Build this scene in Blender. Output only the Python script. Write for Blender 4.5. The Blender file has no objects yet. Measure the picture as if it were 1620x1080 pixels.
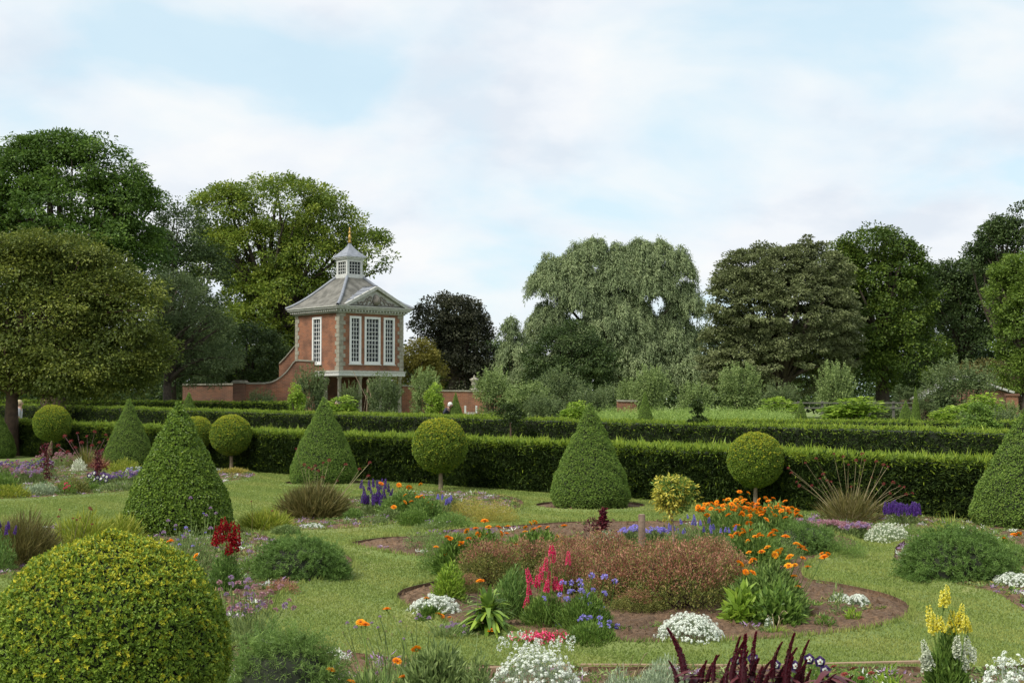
import bpy, bmesh, math
import numpy as np
from mathutils import Vector, Matrix
S = bpy.context.scene
COL = S.collection
R = np.random.default_rng(11)
rad = math.radians
# ---------------------------------------------------------------- camera
FPX = 2100.0; CX = 810.0; CY = 540.0; CAMZ = 1.7; PITCH = math.atan(90 / FPX)
cam = bpy.data.objects.new("camera", bpy.data.cameras.new("camera")); COL.objects.link(cam)
cam.data.sensor_width = 36; cam.data.lens = 36 * FPX / 1620
cam.data.clip_start = 0.05; cam.data.clip_end = 5000
cam.location = (0, 0, CAMZ); cam.rotation_euler = (math.pi / 2 + PITCH, 0, 0)
S.camera = cam
# ---------------------------------------------------------------- sky and sun
SUN_EL, SUN_AZ = rad(50), rad(-128)      # azimuth from +Y towards +X
w = bpy.data.worlds.new("World"); S.world = w; w.use_nodes = True
nt = w.node_tree; nt.nodes.clear()
def N(nt, t, **k):
    n = nt.nodes.new(t)
    for a, b in k.items(): setattr(n, a, b)
    return n
def ramp(nt, stops):
    n = nt.nodes.new("ShaderNodeValToRGB"); e = n.color_ramp.elements
    while len(e) < len(stops): e.new(0.5)
    for i, (p, c) in enumerate(stops):
        e[i].position = p
        e[i].color = (*c, 1) if hasattr(c, "__len__") else (c, c, c, 1)
    return n
sky = N(nt, "ShaderNodeTexSky", sky_type="NISHITA"); sky.sun_disc = False
sky.sun_elevation = SUN_EL; sky.sun_rotation = SUN_AZ; sky.air_density = 1.0; sky.dust_density = 1.0
tc = N(nt, "ShaderNodeTexCoord"); sep = N(nt, "ShaderNodeSeparateXYZ"); nt.links.new(tc.outputs["Generated"], sep.inputs[0])
def math_(nt, op, a, b=None):
    m = nt.nodes.new("ShaderNodeMath"); m.operation = op
    for i, v in enumerate((a, b)):
        if v is None: continue
        if isinstance(v, (int, float)): m.inputs[i].default_value = v
        else: nt.links.new(v, m.inputs[i])
    return m.outputs[0]
den = math_(nt, "ADD", math_(nt, "MAXIMUM", sep.outputs[2], 0.0), 0.34)
cmb = N(nt, "ShaderNodeCombineXYZ")
nt.links.new(math_(nt, "DIVIDE", sep.outputs[0], den), cmb.inputs[0]); nt.links.new(math_(nt, "DIVIDE", sep.outputs[1], den), cmb.inputs[1])
cmb.inputs[2].default_value = 15.8
n1 = N(nt, "ShaderNodeTexNoise"); n1.inputs["Scale"].default_value = 2.3; n1.inputs["Detail"].default_value = 6; n1.inputs["Roughness"].default_value = 0.5
n1.inputs["Distortion"].default_value = 0.25
nt.links.new(cmb.outputs[0], n1.inputs["Vector"])
cover = ramp(nt, [(0.38, 0.2), (0.47, 0.7), (0.56, 1.0)]); nt.links.new(n1.outputs["Fac"], cover.inputs[0])
n2 = N(nt, "ShaderNodeTexNoise"); n2.inputs["Scale"].default_value = 3.2; n2.inputs["Detail"].default_value = 9; n2.inputs["Roughness"].default_value = 0.55
mp = N(nt, "ShaderNodeMapping"); mp.inputs["Location"].default_value = (5.2, 1.3, 2); nt.links.new(cmb.outputs[0], mp.inputs[0]); nt.links.new(mp.outputs[0], n2.inputs["Vector"])
ccol = ramp(nt, [(0.36, (4.7, 5.1, 5.6)), (0.47, (5.4, 5.65, 5.95)), (0.6, (5.85, 5.95, 6.0))]); nt.links.new(n2.outputs["Fac"], ccol.inputs[0])
mx = N(nt, "ShaderNodeMix", data_type="RGBA"); nt.links.new(cover.outputs[0], mx.inputs[0])
bl = N(nt, "ShaderNodeMix", data_type="RGBA"); bl.inputs[0].default_value = 0.75
nt.links.new(sky.outputs[0], bl.inputs[6]); bl.inputs[7].default_value = (4.2, 5.6, 6.2, 1)
nt.links.new(bl.outputs[2], mx.inputs[6]); nt.links.new(ccol.outputs[0], mx.inputs[7])
bg = N(nt, "ShaderNodeBackground"); bg.inputs["Strength"].default_value = 0.1
out = N(nt, "ShaderNodeOutputWorld"); nt.links.new(mx.outputs[2], bg.inputs[0]); nt.links.new(bg.outputs[0], out.inputs[0])
sl = bpy.data.lights.new("sun", "SUN"); sl.energy = 2.4; sl.angle = rad(18); sl.color = (1.0, 0.95, 0.86)
sun = bpy.data.objects.new("sun", sl); COL.objects.link(sun)
sdir = Vector((math.sin(SUN_AZ) * math.cos(SUN_EL), math.cos(SUN_AZ) * math.cos(SUN_EL), math.sin(SUN_EL)))
sun.rotation_euler = sdir.to_track_quat("Z", "Y").to_euler()
S.view_settings.view_transform = "Standard"; S.view_settings.look = "None"; S.view_settings.exposure = 0.72; S.view_settings.gamma = 1
S.render.engine = "CYCLES"
try:
    S.cycles.max_bounces = 5; S.cycles.diffuse_bounces = 3; S.cycles.glossy_bounces = 2; S.cycles.transmission_bounces = 3
    S.cycles.transparent_max_bounces = 4; S.cycles.use_denoising = True
except Exception: pass
# ---------------------------------------------------------------- pixel <-> place
def tana(py): return math.tan(math.atan((py - CY) / FPX) - PITCH)
def gd(py): return CAMZ / tana(py)                       # distance of the ground at that image row
def zat(py, d): return CAMZ - d * tana(py)
def xat(px, d): return (px - CX) / FPX * d * 1.0015
def gp(px, py):
    d = gd(py); return (xat(px, d), d)
# ---------------------------------------------------------------- mesh collector
def unit(a): return a / np.maximum(np.linalg.norm(a, axis=-1, keepdims=True), 1e-9)
UP = np.array([0, 0, 1.0])
class G:
    def __init__(s): s.V = []; s.F = []; s.n = 0
    def add(s, V, F, mat=0, rnd=None, smooth=False):
        V = np.asarray(V, np.float32).reshape(-1, 3); F = np.asarray(F, np.int64)
        if len(F) == 0: return
        k = len(F)
        rnd = R.random(k) if rnd is None else np.broadcast_to(np.asarray(rnd, float), (k,))
        s.V.append(V); s.F.append((F + s.n, np.broadcast_to(np.asarray(mat, np.int32), (k,)), rnd, np.full(k, smooth))); s.n += len(V)
    def build(s, name, mats, parent=None, loc=None):
        me = bpy.data.meshes.new(name)
        V = np.concatenate(s.V)
        sizes = np.concatenate([np.full(len(f[0]), f[0].shape[1]) for f in s.F])
        loops = np.concatenate([f[0].ravel() for f in s.F]).astype(np.int32)
        starts = np.concatenate([[0], np.cumsum(sizes)[:-1]]).astype(np.int32)
        me.vertices.add(len(V)); me.vertices.foreach_set("co", V.ravel())
        me.loops.add(len(loops)); me.loops.foreach_set("vertex_index", loops)
        me.polygons.add(len(sizes)); me.polygons.foreach_set("loop_start", starts)
        me.polygons.foreach_set("material_index", np.concatenate([f[1] for f in s.F]).astype(np.int32))
        me.polygons.foreach_set("use_smooth", np.concatenate([f[3] for f in s.F]))
        a = me.attributes.new("rnd", "FLOAT", "FACE"); a.data.foreach_set("value", np.concatenate([f[2] for f in s.F]).astype(np.float32))
        me.update(calc_edges=True)
        for m in (mats if isinstance(mats, (list, tuple)) else [mats]): me.materials.append(m)
        return link(name, me, parent, loc)
def link(name, me, parent=None, loc=None):
    o = bpy.data.objects.new(name, me); COL.objects.link(o)
    if parent: o.parent = parent
    if loc is not None: o.location = loc
    return o
def tag(o, label=None, cat=None, group=None, kind=None):
    if label: o["label"] = label
    if cat: o["category"] = cat
    if group: o["group"] = group
    if kind: o["kind"] = kind
    return o
def thing(name, label, cat, loc, rz=0, group=None):
    o = link(name, None, None, loc); o.rotation_euler = (0, 0, rz); o.empty_display_size = 0.2
    return tag(o, label, cat, group)
def copy_tree(src, loc, rz=0, sc=(1, 1, 1), label=None, group=None):
    def cp(o, par):
        c = o.copy(); COL.objects.link(c)
        if par: c.parent = par
        for ch in list(o.children): cp(ch, c)
        return c
    r = cp(src, None); r.location = loc; r.rotation_euler = (0, 0, rz); r.scale = sc
    if label: r["label"] = label
    if group: r["group"] = group
    return r
# ---------------------------------------------------------------- shapes
BOXF = np.array([[0, 3, 2, 1], [4, 5, 6, 7], [0, 1, 5, 4], [1, 2, 6, 5], [2, 3, 7, 6], [3, 0, 4, 7]])
def box(g, x0, x1, y0, y1, z0, z1, mat=0):
    g.add([(x0, y0, z0), (x1, y0, z0), (x1, y1, z0), (x0, y1, z0), (x0, y0, z1), (x1, y0, z1), (x1, y1, z1), (x0, y1, z1)], BOXF, mat)
def obox(g, a, b, wx, h, mat=0):
    """bar from a to b with square-ish section wx by h"""
    a = np.array(a, float); b = np.array(b, float); d = unit(b - a)
    s = np.cross(d, UP); s = unit(s) if np.linalg.norm(s) > 1e-4 else np.array([1.0, 0, 0]); u = np.cross(s, d)
    V = []
    for p in (a, b):
        for i, j in ((-1, -1), (1, -1), (1, 1), (-1, 1)): V.append(p + s * i * wx / 2 + u * j * h / 2)
    g.add(V, [[0, 1, 2, 3], [7, 6, 5, 4], [0, 4, 5, 1], [1, 5, 6, 2], [2, 6, 7, 3], [3, 7, 4, 0]], mat)
def lathe(g, prof, n=16, c=(0, 0, 0), mat=0, smooth=True, rot=0, noise=0):
    prof = np.array(prof, float); t = np.linspace(0, 2 * math.pi, n, endpoint=False) + rot
    V = np.stack([np.outer(prof[:, 0], np.cos(t)), np.outer(prof[:, 0], np.sin(t)), np.repeat(prof[:, 1][:, None], n, 1)], -1)
    if noise: V[..., :2] *= 1 + R.normal(0, noise, V.shape[:2])[..., None]
    V = V + np.array(c); k = len(prof); F = []
    for i in range(k - 1):
        for j in range(n): F.append([i * n + j, i * n + (j + 1) % n, (i + 1) * n + (j + 1) % n, (i + 1) * n + j])
    g.add(V.reshape(-1, 3), F, mat, smooth=smooth)
def tubes(g, P, r, sides=3, mat=0, rnd=None, smooth=True):
    """P (n,k,3) polylines, r (n,k)"""
    P = np.asarray(P, float); n, k, _ = P.shape; r = np.broadcast_to(np.asarray(r, float), (n, k))
    T = unit(np.gradient(P, axis=1)); ref = np.where(np.abs(T[..., 2:3]) > 0.9, np.array([1.0, 0, 0]), UP)
    A = unit(np.cross(T, ref)); B = np.cross(T, A)
    t = np.linspace(0, 2 * math.pi, sides, endpoint=False)
    V = P[:, :, None, :] + r[:, :, None, None] * (A[:, :, None, :] * np.cos(t)[None, None, :, None] + B[:, :, None, :] * np.sin(t)[None, None, :, None])
    i = np.arange(k - 1)[:, None]; j = np.arange(sides)[None, :]
    f = np.stack([i * sides + j, i * sides + (j + 1) % sides, (i + 1) * sides + (j + 1) % sides, (i + 1) * sides + j], -1).reshape(-1, 4)
    F = (f[None] + (np.arange(n) * k * sides)[:, None, None]).reshape(-1, 4)
    g.add(V.reshape(-1, 3), F, mat, rnd=None if rnd is None else np.repeat(rnd, len(f)), smooth=smooth)
def curve(p0, p1, k=6, bend=(0, 0, 0)):
    t = np.linspace(0, 1, k)[:, None]; p0 = np.array(p0, float); p1 = np.array(p1, float)
    return p0 + (p1 - p0) * t + np.array(bend) * (4 * t * (1 - t))
def leaves(g, P, A, Nn, L, W, mat=0, rnd=None, fold=0.2, droop=0.12, mid=0.45):
    P = np.asarray(P, float); n = len(P); A = unit(A); Sd = unit(np.cross(A, Nn)); N2 = np.cross(Sd, A)
    L = np.broadcast_to(np.asarray(L, float), (n,))[:, None]; W = np.broadcast_to(np.asarray(W, float), (n,))[:, None]
    m = P + A * L * mid + N2 * W * fold
    V = np.stack([P, m + Sd * W / 2, P + A * L - N2 * L * droop, m - Sd * W / 2], 1)
    g.add(V.reshape(-1, 3), np.arange(n * 4).reshape(n, 4), mat, rnd)
def blades(g, P, D, L, W, bend, k=4, mat=0, rnd=None, power=0.7):
    """curved grass blades; bend = how far the tip falls, as a share of L"""
    P = np.asarray(P, float); n = len(P); D = unit(D); H = D * [1, 1, 0] + 1e-6; Sd = unit(np.cross(D, UP) + 1e-6)
    L = np.broadcast_to(np.asarray(L, float), (n,)); W = np.broadcast_to(np.asarray(W, float), (n,)); bend = np.broadcast_to(np.asarray(bend, float), (n,))
    t = np.linspace(0, 1, k + 1)
    C = P[:, None] + D[:, None] * (L[:, None] * t)[..., None] + (H[:, None] * 0.5 - UP) * (bend[:, None] * L[:, None] * t ** 2)[..., None]
    wd = (W[:, None] * 0.5 * np.maximum(1 - t, 0.02) ** power * np.minimum(1, 0.5 + t * 3))[..., None]
    V = np.stack([C + Sd[:, None] * wd, C - Sd[:, None] * wd], 2)
    i = np.arange(k); f = np.stack([2 * i, 2 * i + 1, 2 * i + 3, 2 * i + 2], -1)
    F = (f[None] + (np.arange(n) * 2 * (k + 1))[:, None, None]).reshape(-1, 4)
    rnd = R.random(n) if rnd is None else np.broadcast_to(rnd, (n,))
    g.add(V.reshape(-1, 3), F, mat, np.repeat(rnd, k))
def rdir(n): return unit(R.normal(size=(n, 3)))
# ---------------------------------------------------------------- materials
def newmat(name):
    m = bpy.data.materials.new(name); m.use_nodes = True; nt = m.node_tree; nt.nodes.clear()
    return m, nt, N(nt, "ShaderNodeOutputMaterial")
def leafmat(name, c1, c2, c3, trans=0.25, rough=0.5, spec=0.3):
    m, nt, o = newmat(name)
    at = N(nt, "ShaderNodeAttribute", attribute_name="rnd")
    kk = (1.34, 1.33, 1.08) if c2[1] > c2[0] * .8 and c2[1] > c2[2] * 1.1 and c2[1] < .45 else (1, 1, 1)
    c1, c2, c3 = [tuple(min(.9, q * f) for q, f in zip(c, kk)) for c in (c1, c2, c3)]
    r = ramp(nt, [(0.1, c1), (0.5, c2), (0.92, c3)]); nt.links.new(at.outputs["Fac"], r.inputs[0])
    p = N(nt, "ShaderNodeBsdfPrincipled"); p.inputs["Roughness"].default_value = rough; p.inputs["Specular IOR Level"].default_value = spec
    nt.links.new(r.outputs[0], p.inputs["Base Color"])
    t = N(nt, "ShaderNodeBsdfTranslucent"); nt.links.new(r.outputs[0], t.inputs[0])
    ms = N(nt, "ShaderNodeMixShader"); ms.inputs[0].default_value = trans
    nt.links.new(p.outputs[0], ms.inputs[1]); nt.links.new(t.outputs[0], ms.inputs[2]); nt.links.new(ms.outputs[0], o.inputs[0])
    return m
def mat(name, c1, c2=None, scale=5, rough=0.7, metal=0, bump=0.0, bscale=None, detail=6, stops=(0.35, 0.65), spec=0.4):
    m, nt, o = newmat(name); p = N(nt, "ShaderNodeBsdfPrincipled"); p.inputs["Roughness"].default_value = rough
    p.inputs["Metallic"].default_value = metal; p.inputs["Specular IOR Level"].default_value = spec
    nt.links.new(p.outputs[0], o.inputs[0]); t = N(nt, "ShaderNodeTexCoord")
    n = N(nt, "ShaderNodeTexNoise"); n.inputs["Scale"].default_value = scale; n.inputs["Detail"].default_value = detail; nt.links.new(t.outputs["Object"], n.inputs["Vector"])
    r = ramp(nt, [(stops[0], c1), (stops[1], c2 or c1)]); nt.links.new(n.outputs["Fac"], r.inputs[0]); nt.links.new(r.outputs[0], p.inputs["Base Color"])
    if bump:
        nb = N(nt, "ShaderNodeTexNoise"); nb.inputs["Scale"].default_value = bscale or scale * 3; nb.inputs["Detail"].default_value = 8
        nt.links.new(t.outputs["Object"], nb.inputs["Vector"])
        b = N(nt, "ShaderNodeBump"); b.inputs["Strength"].default_value = bump; b.inputs["Distance"].default_value = 0.02
        nt.links.new(nb.outputs["Fac"], b.inputs["Height"]); nt.links.new(b.outputs[0], p.inputs["Normal"])
    return m
def brickmat(name, ca, cb, mortar):
    m, nt, o = newmat(name); p = N(nt, "ShaderNodeBsdfPrincipled"); p.inputs["Roughness"].default_value = 0.85; nt.links.new(p.outputs[0], o.inputs[0])
    t = N(nt, "ShaderNodeTexCoord"); s = N(nt, "ShaderNodeSeparateXYZ"); nt.links.new(t.outputs["Object"], s.inputs[0])
    c = N(nt, "ShaderNodeCombineXYZ"); nt.links.new(math_(nt, "ADD", s.outputs[0], s.outputs[1]), c.inputs[0]); nt.links.new(s.outputs[2], c.inputs[1])
    b = N(nt, "ShaderNodeTexBrick"); b.inputs["Scale"].default_value = 1; b.inputs["Brick Width"].default_value = 0.23; b.inputs["Row Height"].default_value = 0.075
    b.inputs["Mortar Size"].default_value = 0.006; b.inputs["Color1"].default_value = (*ca, 1); b.inputs["Color2"].default_value = (*cb, 1); b.inputs["Mortar"].default_value = (*mortar, 1)
    nt.links.new(c.outputs[0], b.inputs["Vector"])
    n = N(nt, "ShaderNodeTexNoise"); n.inputs["Scale"].default_value = 1.3; n.inputs["Detail"].default_value = 7; nt.links.new(t.outputs["Object"], n.inputs["Vector"])
    r = ramp(nt, [(0.32, (0.6, 0.62, 0.62)), (0.5, (1, 1, 1)), (0.68, (1.2, 1.12, 1.0))]); nt.links.new(n.outputs["Fac"], r.inputs[0])
    mu = N(nt, "ShaderNodeMix", data_type="RGBA", blend_type="MULTIPLY"); mu.inputs[0].default_value = 1
    nt.links.new(b.outputs["Color"], mu.inputs[6]); nt.links.new(r.outputs[0], mu.inputs[7]); nt.links.new(mu.outputs[2], p.inputs["Base Color"])
    bp = N(nt, "ShaderNodeBump"); bp.inputs["Strength"].default_value = 0.4; bp.inputs["Distance"].default_value = 0.01; bp.invert = True
    nt.links.new(b.outputs["Fac"], bp.inputs["Height"]); nt.links.new(bp.outputs[0], p.inputs["Normal"])
    return m
M = {}
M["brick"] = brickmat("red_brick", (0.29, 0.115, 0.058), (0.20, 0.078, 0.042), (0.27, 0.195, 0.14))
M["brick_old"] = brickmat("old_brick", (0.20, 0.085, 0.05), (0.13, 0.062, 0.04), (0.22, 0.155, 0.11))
M["stone"] = mat("grey_stone", (0.36, 0.34, 0.27), (0.24, 0.22, 0.17), 6, 0.85, bump=0.3)
M["paint"] = mat("white_paint", (0.62, 0.62, 0.59), (0.5, 0.5, 0.47), 9, 0.45)
M["window_paint"] = mat("window_paint", (0.8, 0.8, 0.78), (0.72, 0.72, 0.7), 9, 0.45)
M["trim"] = mat("weathered_paint", (0.52, 0.51, 0.47), (0.36, 0.36, 0.32), 7, 0.6)
M["slate"] = mat("roof_slate", (0.20, 0.19, 0.165), (0.10, 0.096, 0.08), 2.5, 0.7, bump=0.4, bscale=12)
M["lead"] = mat("lead_sheet", (0.27, 0.285, 0.32), (0.19, 0.205, 0.23), 4, 0.5)
M["glass"] = mat("window_glass", (0.012, 0.015, 0.018), (0.05, 0.055, 0.06), 1.4, 0.15, spec=0.15)
M["gold"] = mat("gilding", (0.5, 0.33, 0.09), (0.4, 0.24, 0.06), 6, 0.45, metal=0.6)
M["relief"] = mat("carved_relief", (0.30, 0.26, 0.22), (0.18, 0.16, 0.14), 8, 0.9, bump=0.5)
M["dark_wood"] = mat("dark_timber", (0.05, 0.04, 0.03), (0.03, 0.025, 0.02), 4, 0.8)
M["wood"] = mat("edging_wood", (0.34, 0.23, 0.14), (0.24, 0.16, 0.1), 9, 0.75, bump=0.3)
M["stake"] = mat("weathered_stake", (0.20, 0.14, 0.10), (0.12, 0.08, 0.055), 14, 0.8, bump=0.4)
M["cane"] = mat("cane", (0.36, 0.28, 0.18), (0.26, 0.19, 0.12), 9, 0.7)
M["bark"] = mat("bark", (0.085, 0.065, 0.045), (0.045, 0.035, 0.026), 8, 0.9, bump=0.6)
M["bark_brown"] = mat("brown_bark", (0.12, 0.075, 0.05), (0.07, 0.045, 0.032), 8, 0.9, bump=0.6)
M["bark_pale"] = mat("pale_bark", (0.30, 0.23, 0.15), (0.2, 0.15, 0.1), 12, 0.85, bump=0.4)
M["rail"] = mat("grey_rail", (0.15, 0.145, 0.12), (0.10, 0.095, 0.08), 9, 0.8)
L_ = leafmat
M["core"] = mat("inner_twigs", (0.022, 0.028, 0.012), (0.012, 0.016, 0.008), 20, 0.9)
M["box"] = L_("box_leaves", (0.062, 0.111, 0.018), (0.123, 0.195, 0.029), (0.247, 0.325, 0.049), 0.28)
M["box_new"] = L_("box_new_growth", (0.162, 0.208, 0.020), (0.311, 0.330, 0.032), (0.524, 0.465, 0.050), 0.3)
M["holly"] = L_("broad_box_leaves", (0.059, 0.108, 0.019), (0.111, 0.185, 0.029), (0.209, 0.294, 0.052), 0.2, 0.38, 0.5)
M["yew"] = L_("yew_leaves", (0.068, 0.123, 0.026), (0.118, 0.194, 0.042), (0.212, 0.309, 0.066), 0.2)
M["yew_dark"] = L_("hedge_leaves", (0.014, 0.027, 0.008), (0.030, 0.052, 0.014), (0.062, 0.094, 0.024), 0.15)
M["yew_tip"] = L_("hedge_new_growth", (0.07, 0.12, 0.018), (0.14, 0.21, 0.03), (0.25, 0.31, 0.04), 0.3)
M["t_ash"] = L_("ash_leaves", (0.037, 0.075, 0.018), (0.069, 0.125, 0.025), (0.125, 0.200, 0.037), 0.25)
M["t_maple"] = L_("maple_leaves", (0.050, 0.074, 0.017), (0.101, 0.128, 0.027), (0.189, 0.212, 0.042), 0.25)
M["t_poplar"] = L_("poplar_leaves", (0.063, 0.104, 0.021), (0.127, 0.183, 0.028), (0.265, 0.305, 0.051), 0.3)
M["t_dark"] = L_("dark_tree_leaves", (0.026, 0.046, 0.018), (0.049, 0.081, 0.029), (0.091, 0.130, 0.046), 0.18)
M["t_grey"] = L_("grey_tree_leaves", (0.048, 0.074, 0.036), (0.084, 0.120, 0.054), (0.144, 0.186, 0.084), 0.2)
M["t_beech"] = L_("copper_leaves", (0.022, 0.026, 0.018), (0.04, 0.044, 0.03), (0.085, 0.088, 0.06), 0.15)
M["t_willow"] = L_("willow_leaves", (0.108, 0.146, 0.081), (0.184, 0.232, 0.135), (0.313, 0.367, 0.227), 0.2)
M["t_chestnut"] = L_("chestnut_leaves", (0.072, 0.086, 0.042), (0.117, 0.137, 0.068), (0.189, 0.215, 0.111), 0.15)
M["t_oak"] = L_("oak_leaves", (0.032, 0.059, 0.012), (0.065, 0.108, 0.018), (0.147, 0.198, 0.035), 0.25)
M["t_lime"] = L_("lime_leaves", (0.060, 0.104, 0.020), (0.111, 0.171, 0.030), (0.170, 0.237, 0.050), 0.3)
M["t_gold"] = L_("golden_leaves", (0.09, 0.09, 0.02), (0.16, 0.15, 0.03), (0.25, 0.22, 0.05), 0.3)
M["greygreen"] = L_("grey_green_leaves", (0.08, 0.12, 0.045), (0.14, 0.195, 0.075), (0.26, 0.33, 0.14), 0.25)
M["silver"] = L_("silver_leaves", (0.15, 0.20, 0.15), (0.23, 0.29, 0.22), (0.36, 0.42, 0.32), 0.15)
M["green"] = L_("green_leaves", (0.05, 0.10, 0.02), (0.10, 0.17, 0.035), (0.19, 0.28, 0.07), 0.3)
M["bright"] = L_("bright_leaves", (0.10, 0.17, 0.02), (0.18, 0.28, 0.04), (0.32, 0.42, 0.07), 0.35)
M["limey"] = L_("yellow_green_blades", (0.12, 0.17, 0.02), (0.21, 0.25, 0.035), (0.34, 0.34, 0.07), 0.35)
M["feather"] = L_("feathery_leaves", (0.05, 0.10, 0.025), (0.10, 0.175, 0.045), (0.18, 0.28, 0.08), 0.25)
M["dill"] = L_("dill_leaves", (0.07, 0.13, 0.035), (0.13, 0.21, 0.06), (0.22, 0.31, 0.09), 0.3)
M["aspar"] = L_("asparagus_fern", (0.125, 0.196, 0.051), (0.188, 0.276, 0.072), (0.275, 0.356, 0.102), 0.3)
M["bronze"] = L_("bronze_leaves", (0.193, 0.081, 0.050), (0.361, 0.155, 0.095), (0.592, 0.333, 0.203), 0.25)
M["bronze_g"] = L_("bronze_green_leaves", (0.072, 0.098, 0.026), (0.143, 0.163, 0.046), (0.286, 0.247, 0.091), 0.25)
M["sedge"] = L_("brown_grass", (0.06, 0.06, 0.02), (0.11, 0.105, 0.035), (0.2, 0.16, 0.07), 0.25)
M["straw"] = L_("dry_stalks", (0.16, 0.13, 0.08), (0.27, 0.22, 0.14), (0.4, 0.34, 0.24), 0.2)
M["golden"] = L_("golden_mat", (0.16, 0.16, 0.03), (0.32, 0.28, 0.07), (0.5, 0.42, 0.16), 0.3)
def pet(n, a, b, c, t=0.25): return L_(n, a, b, c, t, 0.6, 0.2)
M["orange"] = pet("orange_petals", (0.82, 0.19, 0.004), (0.92, 0.30, 0.008), (0.95, 0.42, 0.015))
M["amber"] = pet("amber_petals", (0.85, 0.28, 0.01), (0.9, 0.38, 0.015), (0.92, 0.5, 0.03))
M["eye"] = mat("flower_eye", (0.35, 0.08, 0.01), (0.22, 0.05, 0.01), 50, 0.9)
M["pink"] = pet("pink_petals", (0.58, 0.02, 0.10), (0.82, 0.055, 0.19), (0.88, 0.2, 0.32))
M["crimson"] = pet("crimson_petals", (0.18, 0.004, 0.008), (0.32, 0.008, 0.014), (0.5, 0.02, 0.03))
M["maroon"] = L_("maroon_tassel", (0.045, 0.004, 0.01), (0.10, 0.008, 0.018), (0.19, 0.02, 0.035), 0.1)
M["maroon_leaf"] = L_("maroon_leaves", (0.05, 0.012, 0.018), (0.10, 0.022, 0.03), (0.16, 0.05, 0.05), 0.2)
M["blue"] = pet("violet_blue_petals", (0.2, 0.16, 0.55), (0.34, 0.29, 0.75), (0.5, 0.46, 0.85))
M["purple"] = pet("purple_petals", (0.09, 0.03, 0.24), (0.16, 0.06, 0.38), (0.28, 0.14, 0.5))
M["lilac"] = pet("lilac_petals", (0.32, 0.19, 0.36), (0.45, 0.3, 0.47), (0.6, 0.46, 0.6))
M["pinkish"] = pet("dusky_pink_petals", (0.36, 0.16, 0.2), (0.5, 0.27, 0.3), (0.62, 0.42, 0.44))
M["white"] = pet("white_petals", (0.58, 0.64, 0.52), (0.76, 0.8, 0.7), (0.86, 0.88, 0.82), 0.15)
M["cream"] = pet("cream_petals", (0.5, 0.54, 0.38), (0.68, 0.72, 0.55), (0.8, 0.82, 0.7), 0.15)
M["yellow"] = pet("yellow_petals", (0.75, 0.66, 0.05), (0.85, 0.79, 0.12), (0.9, 0.87, 0.3))
M["varieg"] = L_("variegated_leaves", (0.13, 0.17, 0.03), (0.42, 0.38, 0.07), (0.72, 0.6, 0.16), 0.3)
M["redhead"] = pet("dull_red_heads", (0.16, 0.02, 0.025), (0.28, 0.045, 0.05), (0.4, 0.12, 0.1))
M["pansy"] = pet("pansy_petals", (0.02, 0.012, 0.05), (0.04, 0.02, 0.09), (0.08, 0.04, 0.14))
# ================================================================ ground, lawn, beds
def smooth_poly(pts, sub=6):
    P = np.array(pts, float); n = len(P); o = []
    for i in range(n):
        a, b, c, d = P[(i - 1) % n], P[i], P[(i + 1) % n], P[(i + 2) % n]
        for t in np.linspace(0, 1, sub, endpoint=False):
            o.append(0.5 * ((2 * b) + (-a + c) * t + (2 * a - 5 * b + 4 * c - d) * t * t + (-a + 3 * b - 3 * c + d) * t ** 3))
    return np.array(o)
def inside(poly, Q):
    x, y = Q[:, 0], Q[:, 1]; r = np.zeros(len(Q), bool); n = len(poly)
    for i in range(n):
        (x1, y1), (x2, y2) = poly[i], poly[(i + 1) % n]
        if y1 == y2: continue
        r ^= ((y1 > y) != (y2 > y)) & (x < (x2 - x1) * (y - y1) / (y2 - y1) + x1)
    return r
def edgedist(poly, Q):
    d = np.full(len(Q), 1e9)
    for i in range(len(poly)):
        a = poly[i]; b = poly[(i + 1) % len(poly)]; ab = b - a; l = (ab ** 2).sum()
        if l < 1e-12: continue
        t = np.clip(((Q - a) @ ab) / l, 0, 1); d = np.minimum(d, np.linalg.norm(Q - a - t[:, None] * ab, axis=1))
    return d
def vnoise(x, y, s, seed=0):
    x = x * s + seed * 17.3; y = y * s + seed * 9.1
    return (np.sin(x * 1.7 + 2 * np.sin(y * 1.3)) + np.sin(y * 2.3 + 1.7 * np.sin(x * 1.9 + 1)) + np.sin((x + y) * 3.1 + 1.3) * .5 + np.sin(x * 5.3 - y * 4.1) * .3) / 2.8
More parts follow.
